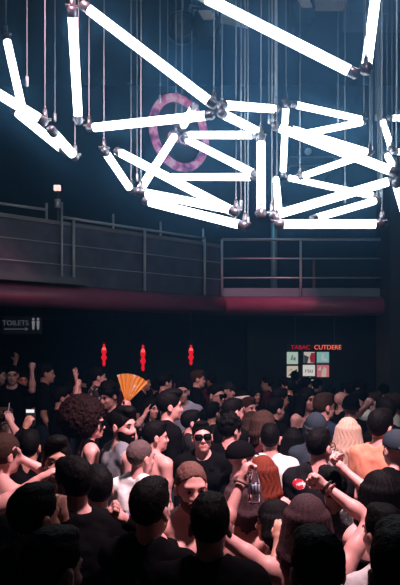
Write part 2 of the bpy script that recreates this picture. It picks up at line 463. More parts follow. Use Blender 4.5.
# equipment rack on the back wall behind the tubes
p = W(308, 162, 12.8); t = tag(empty('wall_shelf', p), 'dim wall shelf carrying a small projector behind the right tubes', 'shelf')
for z in (-0.12, 0.06): obj('board', add_box(new(), (-0.4, -0.1, z), (0.55, 1.2, z + 0.03)), mat('shelf_grey', (0.25, 0.3, 0.38), 0.5), t)
t = tag(empty('projector', W(306, 156, 12.8) + Vector((0, 0, -0.04))), 'small grey projector on the dim wall shelf', 'projector')
obj('case', add_box(new(), (-0.16, -0.1, 0.0), (0.14, 0.25, 0.17)), HOUSING, t)
obj('lens', add_lathe(new(), [(0.07, 0.0), (0.075, 0.05), (0.05, 0.07)], Matrix.Translation((0.02, -0.1, 0.09)) @ Matrix.Rotation(math.pi / 2, 4, 'X'), 18), PALE, t, True)

# the pink ring sign, turned aside
p = W(180, 133, 9.5)
ring = tag(empty('ring_sign', p, math.radians(42)), 'oval looking pink ring sign with small script behind the tube lights', 'sign')
PINK = ramp_mat('mottled_pink', 'noise', 7.0, [(0.36, (0.16, 0.08, 0.26)), (0.5, (0.66, 0.16, 0.42)), (0.64, (0.75, 0.5, 0.75))])
b = PINK.node_tree.nodes['Principled BSDF']
for n in PINK.node_tree.nodes:
    if n.type == 'VALTORGB': PINK.node_tree.links.new(n.outputs['Color'], b.inputs['Emission Color'])
b.inputs['Emission Strength'].default_value = 0.42
obj('ring_band', torus_bm(0.54, 0.066, 56, 12), PINK, ring, True)
obj('backing_disc', add_lathe(new(), [(0.46, 0.0), (0.46, 0.02)], Matrix.Translation((0, 0.04, 0)) @ Matrix.Rotation(math.pi / 2, 4, 'X'), 48), mat('sign_backing', (0.05, 0.08, 0.12), 0.4), ring)
def text(name, s, size, loc, m, parent=None, extrude=0.006, align='CENTER'):
    cu = bpy.data.curves.new(name, 'FONT'); cu.body = s; cu.size = size; cu.extrude = extrude
    cu.align_x = align; cu.align_y = 'CENTER'
    o = bpy.data.objects.new(name, cu); COL.objects.link(o)
    bpy.context.view_layer.update()
    me = bpy.data.meshes.new_from_object(o.evaluated_get(bpy.context.evaluated_depsgraph_get()))
    bpy.data.objects.remove(o); bpy.data.curves.remove(cu)
    me.materials.clear(); me.materials.append(m)
    o = bpy.data.objects.new(name, me); COL.objects.link(o)
    o.rotation_euler = (math.pi / 2, 0, 0); o.location = loc
    if parent: o.parent = parent
    return o
text('script', 'oksu', 0.3, (0.02, -0.02, -0.08), emission('script_pink', (0.75, 0.5, 0.75), 0.6), ring)
for s in (-0.25, 0.25): obj('hanger', add_tube(new(), [(s, 0, 0.47), (s, 0, CZ - p.z)], 0.008, 6), CABLE_M, ring)
# little lamp on a stalk behind the parapet
p = on_run(76, 0.6); zt = W(76, 189, p.y).z
t = tag(empty('beacon_lamp', (p.x, p.y, FLZ)), 'small pinkish white lamp on a stalk above the grey parapet', 'lamp')
obj('stalk', add_tube(new(), [(0, 0, 0), (0, 0, zt - FLZ)], 0.02, 8), DARK_METAL, t)
obj('lens', add_box(new(), (-0.05, -0.06, zt - FLZ - 0.03), (0.05, 0.0, zt - FLZ + 0.05)), emission('beacon', (1.0, 0.66, 0.66), 1.4), t)
obj('clamp', add_tube(new(), [(0, -0.02, zt - FLZ - 0.30), (0, -0.02, zt - FLZ - 0.17)], 0.05, 10), STEEL, t, True)

# ---------------------------------------------------------------- under the balcony
LANT = emission('lantern_red', (1.0, 0.012, 0.03), 0.75); HOT = emission('lantern_hot', (1.0, 0.12, 0.12), 1.1)
for (px, y0, y1), lab in zip(((104, 344, 366), (143, 345, 371), (191, 345, 365)),
        ('red glowing pendant lamp farthest left under the balcony', 'red glowing pendant lamp in the middle of three, longest one', 'red glowing pendant lamp nearest the posters')):
    d = 10.4; a = W(px, y0, d); b2 = W(px, y1, d); h = a.z - b2.z
    t = tag(empty('pendant_lamp', b2), lab, 'lamp', 'red pendant lamps')
    prof = []
    for i in range(25):
        z = i / 24; rr = 0.044 * (0.25 + 0.9 * math.sin(math.pi * min(1, z * 0.9 + 0.06))) * (0.78 + 0.22 * math.sin(z * 21))
        prof.append((rr, z * h))
    obj('shade', add_lathe(new(), prof, None, 18), LANT, t, True)
    obj('bulb', add_lathe(new(), [(0.02, h * .62), (0.038, h * .70), (0.038, h * .78), (0.02, h * .86)], None, 16), HOT, t, True)
    obj('cap', add_lathe(new(), [(0.03, h), (0.035, h + 0.02), (0.01, h + 0.05)], None, 14), DARK_METAL, t)
    obj('cord', add_tube(new(), [(0, 0, h + 0.05), (0, 0, 2.82 - b2.z)], 0.006, 6), BLACK, t)
# toilets sign
SIGN = emission('sign_grey', (0.32, 0.35, 0.46), 0.15)
p = W(20.5, 324.5, 8.9); t = tag(empty('toilet_sign', p), 'faint grey TOILETS sign with arrow and two figures under the balcony', 'sign')
obj('board', add_box(new(), (-0.29, 0.01, -0.14), (0.31, 0.03, 0.12)), BLACK, t)
text('lettering', 'TOILETS', 0.105, (-0.075, 0.0, 0.02), SIGN, t)
obj('arrow', add_prism(add_box(new(), (-0.24, -0.004, -0.075), (0.07, 0.006, -0.06)), [(0.07, -0.095), (0.12, -0.067), (0.07, -0.04)], -0.004, 0.006), SIGN, t)
for x in (0.19, 0.26):
    bm = new(); add_lathe(bm, [(0.004, 0.055), (0.018, 0.07), (0.018, 0.085), (0.004, 0.1)], Matrix.Translation((x, 0, 0)), 10)
    add_prism(bm, [(x - 0.022, 0.05), (x + 0.022, 0.05), (x + 0.012, -0.075), (x - 0.012, -0.075)], -0.004, 0.006)
    obj('figure', bm, emission('sign_pale', (0.5, 0.5, 0.58), 0.3), t)
for s in (-0.2, 0.2): obj('hanger', add_tube(new(), [(s, 0.02, 0.12), (s, 0.02, 2.82 - p.z)], 0.006, 6), DARK_METAL, t)
# posters and red neon lettering
YP = 12.28
def poster(x0, y0, x1, y1, bgc, prints, label):
    a = W(x0, y1, YP); b2 = W(x1, y0, YP); w = b2.x - a.x; h = b2.z - a.z
    t = tag(empty('poster', a), label, 'poster', 'lit posters on the back wall')
    obj('panel', add_box(new(), (0, 0, 0), (w, 0.02, h)), emission('panel_' + label[:14], bgc, 0.62), t)
    for poly, c in prints:
        obj('print', add_prism(new(), [(u * w, v * h) for u, v in poly], -0.006, 0.0), emission('print_%.2f_%.2f_%.2f' % c, c, 0.5), t)
    return t
D = (0.06, 0.07, 0.09); RD = (0.45, 0.03, 0.06); WH = (0.75, 0.78, 0.76); TE = (0.2, 0.5, 0.55); G = (0.25, 0.32, 0.33); PK = (0.8, 0.45, 0.42)
poster(287, 352, 298, 364, (0.55, 0.75, 0.66), [([(.3, .3), (.45, .75), (.55, .75), (.5, .35)], G), ([(.55, .3), (.8, .3), (.75, .6), (.6, .55)], G), ([(.1, .12), (.9, .12), (.9, .2), (.1, .2)], WH)], 'mint green poster with a grey mark, top left of six lit ones')
poster(304, 352, 315, 363, (0.72, 0.66, 0.62), [([(.0, .0), (.0, .75), (.45, .55), (.3, .0)], D), ([(.6, .05), (.5, .5), (.65, .9), (1, .95), (1, .0)], RD)], 'pale poster with dark red figure shapes, top middle of six')
poster(317, 352, 329, 364, (0.3, 0.6, 0.62), [([(.35, .45), (.4, .85), (.6, .8), (.55, .5), (.85, .4), (.8, .25), (.4, .3)], WH), ([(.0, .0), (1, .0), (1, .12), (.0, .12)], D)], 'teal poster with white lettering shape, top right of six')
poster(287, 366, 298, 378, (0.75, 0.68, 0.56), [([(.1, .2), (.5, .55), (.9, .75), (.95, .4), (.6, .15)], D), ([(.15, .6), (.4, .8), (.5, .65)], PK)], 'cream poster with a dark diagonal shape, lower row beneath the mint one')
t = poster(303, 365, 315, 376, (0.9, 0.88, 0.86), [], 'white poster with small black script, lower row in the middle')
text('script', 'rsu', 0.13, (0.12, -0.006, 0.11), emission('ink', (0.03, 0.03, 0.05), 0.2), t, 0.003)
poster(317, 365, 329, 377, (0.75, 0.2, 0.24), [([(.35, .0), (.4, .5), (.6, .85), (.8, .7), (.75, .0)], (0.85, 0.72, 0.62)), ([(.05, .6), (.3, .9), (.35, .55)], WH)], 'red poster with a pale figure, lower row beneath the teal one')
t = tag(empty('poster', W(306, 388, YP)), 'small white strip poster hanging under the white script poster', 'poster', 'lit posters on the back wall')
obj('panel', add_box(new(), (-0.05, 0, 0), (0.16, 0.02, 0.17)), emission('strip', (0.7, 0.7, 0.62), 0.5), t)
p = W(315, 347.5, YP - 0.03)
t = tag(empty('neon_sign', p), 'red and orange neon lettering above the lit posters', 'sign')
text('dark_red_letters', 'TABAC', 0.125, (-0.295, 0, 0), emission('neon_dark', (0.55, 0.015, 0.03), 0.7), t)
text('orange_letters', 'CUTDERE', 0.128, (0.26, 0, 0), emission('neon_orange', (1.0, 0.16, 0.09), 1.0), t)
obj('backing_rail', add_box(new(), (-0.56, 0.01, -0.08), (0.56, 0.03, 0.08)), BLACK, t)
for s in (-0.4, 0.4): obj('bracket', add_tube(new(), [(s, 0.02, 0.07), (s, 0.02, 2.82 - p.z)], 0.008, 6), DARK_METAL, t)


# ---------------------------------------------------------------- implicit surfaces for people and clothes
def rotm(yaw=0, pitch=0, roll=0):
    return np.array(Matrix.Rotation(math.radians(yaw), 3, 'Z') @ Matrix.Rotation(math.radians(pitch), 3, 'X') @ Matrix.Rotation(math.radians(roll), 3, 'Y'))
V3 = lambda *a: np.array(a, float)
def cap(a, b, ra, rb, k=0.02, op='u'): return ('c', np.array(a, float), np.array(b, float), ra, rb, k, op)
def ell(c, r, R=None, k=0.02, op='u'): return ('e', np.array(c, float), np.array(r, float), R, None, k, op)
def bounds(p):
    if p[0] == 'c':
        return np.minimum(p[1] - p[3], p[2] - p[4]), np.maximum(p[1] + p[3], p[2] + p[4])
    r = p[2] if p[3] is None else np.abs(p[3]) @ p[2]
    return p[1] - r, p[1] + r
def inflate(p, t):
    if p[0] == 'c': return ('c', p[1], p[2], p[3] + t, p[4] + t) + p[5:]
    return ('e', p[1], p[2] + t) + p[3:]
def evalp(p, X, Y, Z):
    if p[0] == 'c':
        a, b, ra, rb = p[1:5]; ba = b - a; L2 = max(ba @ ba, 1e-9)
        t = np.clip(((X - a[0]) * ba[0] + (Y - a[1]) * ba[1] + (Z - a[2]) * ba[2]) / L2, 0, 1)
        return np.sqrt((X - a[0] - t * ba[0]) ** 2 + (Y - a[1] - t * ba[1]) ** 2 + (Z - a[2] - t * ba[2]) ** 2) - (ra + (rb - ra) * t)
    c, r, R = p[1:4]
    x, y, z = X - c[0], Y - c[1], Z - c[2]
    if R is not None:
        x, y, z = (R[0, 0] * x + R[1, 0] * y + R[2, 0] * z, R[0, 1] * x + R[1, 1] * y + R[2, 1] * z, R[0, 2] * x + R[1, 2] * y + R[2, 2] * z)
    k0 = np.sqrt((x / r[0]) ** 2 + (y / r[1]) ** 2 + (z / r[2]) ** 2)
    k1 = np.sqrt((x / r[0] ** 2) ** 2 + (y / r[1] ** 2) ** 2 + (z / r[2] ** 2) ** 2)
    return k0 * (k0 - 1) / np.maximum(k1, 1e-6)
FAR = 0.06
class Field:
    def __init__(s, prims, h, zfine=None, pad=3):
        un = [p for p in prims if p[6] == 'u']
        lo = np.min([bounds(p)[0] for p in un], 0) - pad * h; hi = np.max([bounds(p)[1] for p in un], 0) + pad * h
        s.h = h
        s.xs = np.arange(lo[0], hi[0] + h, h); s.ys = np.arange(lo[1], hi[1] + h, h)
        if zfine is not None and lo[2] < zfine:
            s.zs = np.concatenate([np.arange(lo[2], zfine, 0.024), np.arange(zfine, hi[2] + h, h)])
        else: s.zs = np.arange(lo[2], hi[2] + h, h)
        s.f = np.full((len(s.xs), len(s.ys), len(s.zs)), FAR, np.float32)
        for p in prims: s.add(p)
    def box(s, lo, hi):
        ix = []
        for a, l, h in ((s.xs, lo[0], hi[0]), (s.ys, lo[1], hi[1]), (s.zs, lo[2], hi[2])):
            ix.append(slice(max(0, np.searchsorted(a, l) - 1), np.searchsorted(a, h) + 1))
        return tuple(ix)
    def grid(s, sl=(slice(None),) * 3):
        return s.xs[sl[0]][:, None, None], s.ys[sl[1]][None, :, None], s.zs[sl[2]][None, None, :]
    def add(s, p):
        lo, hi = bounds(p); k, op = p[5], p[6]; m = max(k, 0) + 2.2 * s.h + 0.012
        sl = s.box(lo - m, hi + m); X, Y, Z = s.grid(sl)
        g = s.f[sl]
        if g.size == 0: return
        d = evalp(p, X, Y, Z).astype(np.float32)
        k = max(k, 1e-4)
        if op == 'u':
            t = np.clip(0.5 + 0.5 * (g - d) / k, 0, 1); s.f[sl] = g + (d - g) * t - k * t * (1 - t)
        else:
            d = -d; t = np.clip(0.5 + 0.5 * (d - g) / k, 0, 1); s.f[sl] = g + (d - g) * t + k * t * (1 - t)
    def clip(s, fn):
        s.f = np.maximum(s.f, fn(*s.grid()).astype(np.float32))
    def disp(s, fn):
        s.f = s.f + fn(*s.grid()).astype(np.float32)
    def nets(s):
        f = s.f; f[0], f[-1] = FAR, FAR; f[:, 0], f[:, -1] = FAR, FAR; f[:, :, 0], f[:, :, -1] = FAR, FAR
        I = f < 0; n = np.array(f.shape)
        c = np.zeros(n - 1, np.int8)
        for a in (0, 1):
            for b in (0, 1):
                for d in (0, 1):
                    c += I[a:n[0] - 1 + a, b:n[1] - 1 + b, d:n[2] - 1 + d]
        act = np.argwhere((c > 0) & (c < 8)); N = len(act)
        idx = np.full(n - 1, -1, np.int64); idx[tuple(act.T)] = np.arange(N)
        P = np.zeros((N, 3)); cnt = np.zeros(N)
        i, j, k = act.T
        ax = (s.xs, s.ys, s.zs)
        for d in range(3):
            o = [x for x in range(3) if x != d]
            for u in (0, 1):
                for v in (0, 1):
                    q = [i, j, k]; q[o[0]] = q[o[0]] + u; q[o[1]] = q[o[1]] + v
                    q2 = list(q); q2[d] = q2[d] + 1
                    f0 = f[tuple(q)]; f1 = f[tuple(q2)]; m = (f0 < 0) != (f1 < 0)
                    t = np.where(m, f0 / np.where(m, f0 - f1, 1), 0)
                    for e in range(3):
                        x0 = ax[e][q[e]]
                        if e == d: x0 = x0 + t * (ax[e][q2[e]] - x0)
                        P[:, e] += np.where(m, x0, 0)
                    cnt += m
        P /= cnt[:, None]
        Q = []
        for d in range(3):
            o = [x for x in range(3) if x != d]
            a = [slice(None)] * 3; b = [slice(None)] * 3
            a[d] = slice(0, n[d] - 1); b[d] = slice(1, n[d])
            for e in o: a[e] = slice(1, n[e] - 1); b[e] = slice(1, n[e] - 1)
            A, B = I[tuple(a)], I[tuple(b)]
            loc = np.argwhere(A != B)
            if len(loc) == 0: continue
            sgn = A[tuple(loc.T)]
            q = loc.copy()
            for e in o: q[:, e] += 1
            def cell(u, v):
                w = q.copy(); w[:, o[0]] -= u; w[:, o[1]] -= v
                return idx[tuple(w.T)]
            quad = np.stack([cell(1, 1), cell(0, 1), cell(0, 0), cell(1, 0)], 1)
            flip = (sgn if d != 1 else ~sgn)
            quad[~flip] = quad[~flip][:, ::-1]
            Q.append(quad)
        return P, np.concatenate(Q)
def mesh_from(name, P, Q, mats, pm=None):
    me = bpy.data.meshes.new(name)
    me.vertices.add(len(P)); me.vertices.foreach_set('co', np.ascontiguousarray(P, np.float32).ravel())
    nq = len(Q); me.loops.add(nq * 4); me.loops.foreach_set('vertex_index', np.ascontiguousarray(Q, np.int32).ravel())
    me.polygons.add(nq); me.polygons.foreach_set('loop_start', np.arange(nq, dtype=np.int32) * 4)
    for m in mats: me.materials.append(m)
    if pm is not None: me.polygons.foreach_set('material_index', pm.astype(np.int32))
    me.polygons.foreach_set('use_smooth', np.ones(nq, bool))
    me.update(calc_edges=True)
    return me

# ---------------------------------------------------------------- people
SKIN = {'fair': mat('skin_fair', (0.68, 0.345, 0.325), 0.5, bump=0.06, scale=60, var=0.1),
        'tan': mat('skin_tan', (0.46, 0.235, 0.18), 0.48, bump=0.06, scale=60, var=0.1),
        'brown': mat('skin_brown', (0.22, 0.10, 0.075), 0.45, bump=0.06, scale=60, var=0.1)}
LIP = {'fair': mat('lips_rose', (0.5, 0.17, 0.16), 0.4), 'tan': mat('lips_brown', (0.36, 0.13, 0.11), 0.4), 'brown': mat('lips_dark', (0.16, 0.06, 0.05), 0.4)}
HAIRM = {k: mat('hair_' + k, c, 0.55, bump=0.5, scale=160, var=0.35, spec=0.06) for k, c in dict(
    black=(0.004, 0.0038, 0.0045), brown=(0.045, 0.024, 0.020), auburn=(0.16, 0.033, 0.02), blonde=(0.58, 0.40, 0.32),
    grey=(0.10, 0.07, 0.072), afro=(0.014, 0.0055, 0.006), plum=(0.065, 0.037, 0.045), ginger=(0.12, 0.06, 0.052)).items()}
def cloth(k, c, **kw): return mat('cloth_' + k, c, 0.9, bump=0.12, scale=60, var=0.12, spec=0.02, **kw)
CLOTH = {'black': cloth('black', (0.005, 0.005, 0.006)), 'white': cloth('white', (0.78, 0.76, 0.77)), 'grey': cloth('grey', (0.19, 0.205, 0.24)),
         'navy': cloth('navy', (0.02, 0.03, 0.055)), 'peach': cloth('peach', (0.74, 0.28, 0.19)), 'charcoal': cloth('charcoal', (0.018, 0.018, 0.02)),
         'maroon': cloth('maroon', (0.07, 0.014, 0.022)), 'lavender': cloth('lavender', (0.42, 0.42, 0.55)), 'slate': cloth('slate', (0.03, 0.042, 0.058)),
         'denim': cloth('denim', (0.02, 0.028, 0.05)), 'cream': cloth('cream', (0.6, 0.52, 0.46)), 'teal': cloth('teal', (0.03, 0.10, 0.12)),
         'palm': ramp_mat('cloth_palm', 'noise', 9, [(0.46, (0.02, 0.02, 0.025)), (0.5, (0.02, 0.02, 0.025)), (0.54, (0.6, 0.58, 0.6))]),
         'plaid': ramp_mat('cloth_plaid', 'wave', 16, [(0.0, (0.03, 0.04, 0.09)), (0.55, (0.09, 0.10, 0.22)), (0.85, (0.38, 0.30, 0.46))], mapping=(0.35, 0.35, 1)),
         'lace': ramp_mat('cloth_lace', 'voronoi', 70, [(0.1, (0.62, 0.58, 0.58)), (0.5, (0.45, 0.40, 0.41)), (0.8, (0.2, 0.16, 0.17))]),
         'floral': ramp_mat('cloth_floral', 'voronoi', 30, [(0.2, (0.6, 0.5, 0.5)), (0.45, (0.12, 0.06, 0.09)), (0.8, (0.02, 0.02, 0.03))]),
         'sequin': ramp_mat('cloth_sequin', 'voronoi', 90, [(0.05, (0.7, 0.65, 0.6)), (0.14, (0.03, 0.03, 0.035)), (0.6, (0.01, 0.01, 0.012))], 0.4)}
def red_print():
    m = bpy.data.materials.new('cloth_black_red_print'); m.use_nodes = True; nt = m.node_tree; b = nt.nodes['Principled BSDF']; b.inputs['Roughness'].default_value = 0.9; b.inputs['Specular IOR Level'].default_value = 0.02
    tc = nt.nodes.new('ShaderNodeTexCoord'); mp = nt.nodes.new('ShaderNodeMapping'); L = nt.links.new
    mp.inputs['Location'].default_value = (2.3, 0, -40.4); mp.inputs['Scale'].default_value = (22, 3.2, 30)
    L(tc.outputs['Object'], mp.inputs['Vector'])
    g = nt.nodes.new('ShaderNodeVectorMath'); g.operation = 'LENGTH'
    sp = nt.nodes.new('ShaderNodeSeparateXYZ'); cb = nt.nodes.new('ShaderNodeCombineXYZ')
    L(mp.outputs['Vector'], sp.inputs[0]); L(sp.outputs['X'], cb.inputs['X']); L(sp.outputs['Z'], cb.inputs['Z']); L(cb.outputs[0], g.inputs[0])
    n = nt.nodes.new('ShaderNodeTexNoise'); n.inputs['Scale'].default_value = 1.6; L(mp.outputs['Vector'], n.inputs['Vector'])
    r1 = nt.nodes.new('ShaderNodeValToRGB'); r1.color_ramp.elements[0].position = 0.52; r1.color_ramp.elements[0].color = (0.55, 0.03, 0.06, 1)
    r1.color_ramp.elements[1].position = 0.56; r1.color_ramp.elements[1].color = (0.75, 0.7, 0.7, 1); L(n.outputs['Fac'], r1.inputs['Fac'])
    back = nt.nodes.new('ShaderNodeMath'); back.operation = 'LESS_THAN'; back.inputs[1].default_value = 0.0; L(sp.outputs['Y'], back.inputs[0])
    ins = nt.nodes.new('ShaderNodeMath'); ins.operation = 'LESS_THAN'; ins.inputs[1].default_value = 1.0; L(g.outputs['Value'], ins.inputs[0])
    mu = nt.nodes.new('ShaderNodeMath'); mu.operation = 'MULTIPLY'; L(back.outputs[0], mu.inputs[0]); L(ins.outputs[0], mu.inputs[1])
    mx = nt.nodes.new('ShaderNodeMix'); mx.data_type = 'RGBA'; mx.inputs[6].default_value = (0.012, 0.012, 0.015, 1)
    L(mu.outputs[0], mx.inputs[0]); L(r1.outputs[0], mx.inputs[7]); L(mx.outputs[2], b.inputs['Base Color'])
    return m
CLOTH['redprint'] = red_print()
LENS = mat('sunglass_lens', (0.004, 0.004, 0.005), 0.5, spec=0.04)
EYEW = mat('eye_white', (0.22, 0.19, 0.185), 0.4, spec=0.2); IRIS = mat('eye_iris', (0.012, 0.008, 0.007), 0.4, spec=0.2)
SHOE = mat('shoe_leather', (0.03, 0.03, 0.035), 0.5)
SOLE = mat('shoe_pale', (0.4, 0.38, 0.38), 0.6)

def head_prims(C, R, female=False, scale=1.0):
    """head in its own frame: face toward +Y, crown up; C centre, R rotation"""
    def P(x, y, z): return C + R @ (V3(x, y, z) * scale)
    s = scale
    E = lambda c, r, k=0.02, op='u', rot=None: ell(P(*c), V3(*r) * s, R if rot is None else R @ rot, k * s, op)
    j = 0.9 if female else 1.0
    out = [E((0, -0.014, 0.036), (0.075, 0.096, 0.088)),
           E((0, 0.022, -0.030), (0.062 * j, 0.066, 0.082), 0.03),
           E((0, 0.030, -0.070), (0.046 * j, 0.052, 0.040), 0.03),
           E((0, 0.068, -0.100), (0.022 * j, 0.018, 0.016), 0.02),
           E((0, 0.072, 0.024), (0.05, 0.016, 0.012), 0.02),
           E((0.036, 0.062, -0.030), (0.022, 0.02, 0.018), 0.02), E((-0.036, 0.062, -0.030), (0.022, 0.02, 0.018), 0.02),
           E((0.033, 0.094, 0.002), (0.017, 0.018, 0.012), 0.016, 's'), E((-0.033, 0.094, 0.002), (0.017, 0.018, 0.012), 0.016, 's'),
           cap(P(0, 0.080, 0.010), P(0, 0.102, -0.032), 0.008 * s, 0.012 * s, 0.012 * s),
           E((0.012, 0.094, -0.038), (0.008, 0.009, 0.007), 0.008), E((-0.012, 0.094, -0.038), (0.008, 0.009, 0.007), 0.008),
           E((0, 0.083, -0.062), (0.024, 0.012, 0.007), 0.008), E((0, 0.082, -0.074), (0.021, 0.012, 0.008), 0.008)]
    for q in (1, -1):
        out.append(E((q * 0.079, -0.012, -0.008), (0.012, 0.021, 0.033), 0.008, 'u', rotm(-q * 18)))
        out.append(E((q * 0.090, -0.006, -0.006), (0.006, 0.010, 0.018), 0.006, 's', rotm(-q * 18)))
    return out

FINGERS = {'open': ((6, 10, 8), (10, 12)), 'relaxed': ((28, 40, 25), (25, 20)), 'fist': ((78, 95, 62), (50, 45)), 'grip': ((45, 62, 42), (40, 35)), 'thumb': ((78, 95, 62), (-5, 0)), 'point': ((70, 90, 60), (35, 30))}
def hand_prims(Wp, d, n, side, pose, s=1.0):
    """wrist Wp, direction d, palm normal n; side +1 right hand, -1 left"""
    d = d / np.linalg.norm(d); n = n - d * (n @ d); n = n / np.linalg.norm(n)
    l = np.cross(n, d) * side            # toward the thumb
    R = np.stack([l, d, n], 1); out = []
    at = lambda a, b, c: Wp + (l * a + d * b + n * c) * s
    out.append(cap(at(0, -0.02, 0), at(0, 0.025, 0), 0.026 * s, 0.026 * s, 0.012))
    out.append(ell(at(0, 0.055, 0), V3(0.042, 0.052, 0.017) * s, R, 0.012))
    curls, th = FINGERS[pose]
    for i, (off, ln) in enumerate(zip((0.031, 0.011, -0.010, -0.029), (0.070, 0.078, 0.072, 0.056))):
        p = at(off, 0.088 - abs(i - 1) * 0.004, 0); a = 0
        spread = math.radians((1.0 - i * 0.7) * (6 if pose == 'open' else 1))
        c3 = curls
        if pose == 'point' and i == 0: c3 = (5, 8, 5)
        for j, (seg, cu) in enumerate(zip((0.46, 0.30, 0.24), c3)):
            a += math.radians(cu + (i * 3 if pose in ('relaxed', 'open') else 0))
            dirv = (d * math.cos(a) + n * math.sin(a)) * math.cos(spread) + l * math.sin(spread)
            q = p + dirv * ln * seg * s
            out.append(cap(p, q, (0.0095 - j * 0.0008) * s, (0.0088 - j * 0.0008) * s, 0.004)); p = q
    p = at(0.030, 0.028, 0.004); a0, a1 = [math.radians(x) for x in th]
    v = l * 0.72 + d * 0.62 + n * 0.28; v /= np.linalg.norm(v)
    out.append(cap(at(0.012, 0.012, 0.0), p, 0.016 * s, 0.0125 * s, 0.010))
    v1 = v * math.cos(a0) + (d * 0.5 + n * 0.8 - l * 0.3) * math.sin(a0); v1 /= np.linalg.norm(v1); q = p + v1 * 0.036 * s
    out.append(cap(p, q, 0.0115 * s, 0.010 * s, 0.005))
    v2 = v1 * math.cos(a1) + (n * 0.6 - l * 0.8) * math.sin(a1); v2 /= np.linalg.norm(v2)
    out.append(cap(q, q + v2 * 0.030 * s, 0.010 * s, 0.008 * s, 0.004))
    return out, R

# head-frame pieces (hair, hats, glasses), built once per style and shared
HEADCACHE = {}
_LAT = np.random.RandomState(11).uniform(-1, 1, (32, 32, 32))
def noise3(X, Y, Z, sc, off=0.0):
    """smooth lattice noise in -1..1"""
    X, Y, Z = np.broadcast_arrays(X * sc + off, Y * sc + off * 1.7 + 50, Z * sc + off * 2.3 + 50)
    i, j, k = np.floor(X).astype(int), np.floor(Y).astype(int), np.floor(Z).astype(int)
    u, v, w = X - i, Y - j, Z - k
    u, v, w = u * u * (3 - 2 * u), v * v * (3 - 2 * v), w * w * (3 - 2 * w)
    g = lambda a, b, c: _LAT[(i + a) % 32, (j + b) % 32, (k + c) % 32]
    l = lambda a, b, t: a + (b - a) * t
    return l(l(l(g(0, 0, 0), g(1, 0, 0), u), l(g(0, 1, 0), g(1, 1, 0), u), v), l(l(g(0, 0, 1), g(1, 0, 1), u), l(g(0, 1, 1), g(1, 1, 1), u), v), w)
def face_cut(w=0.066, top=0.05, k=0.02): return ell((0, 0.105, -0.045), (w, 0.085, 0.045 + top), None, k, 's')
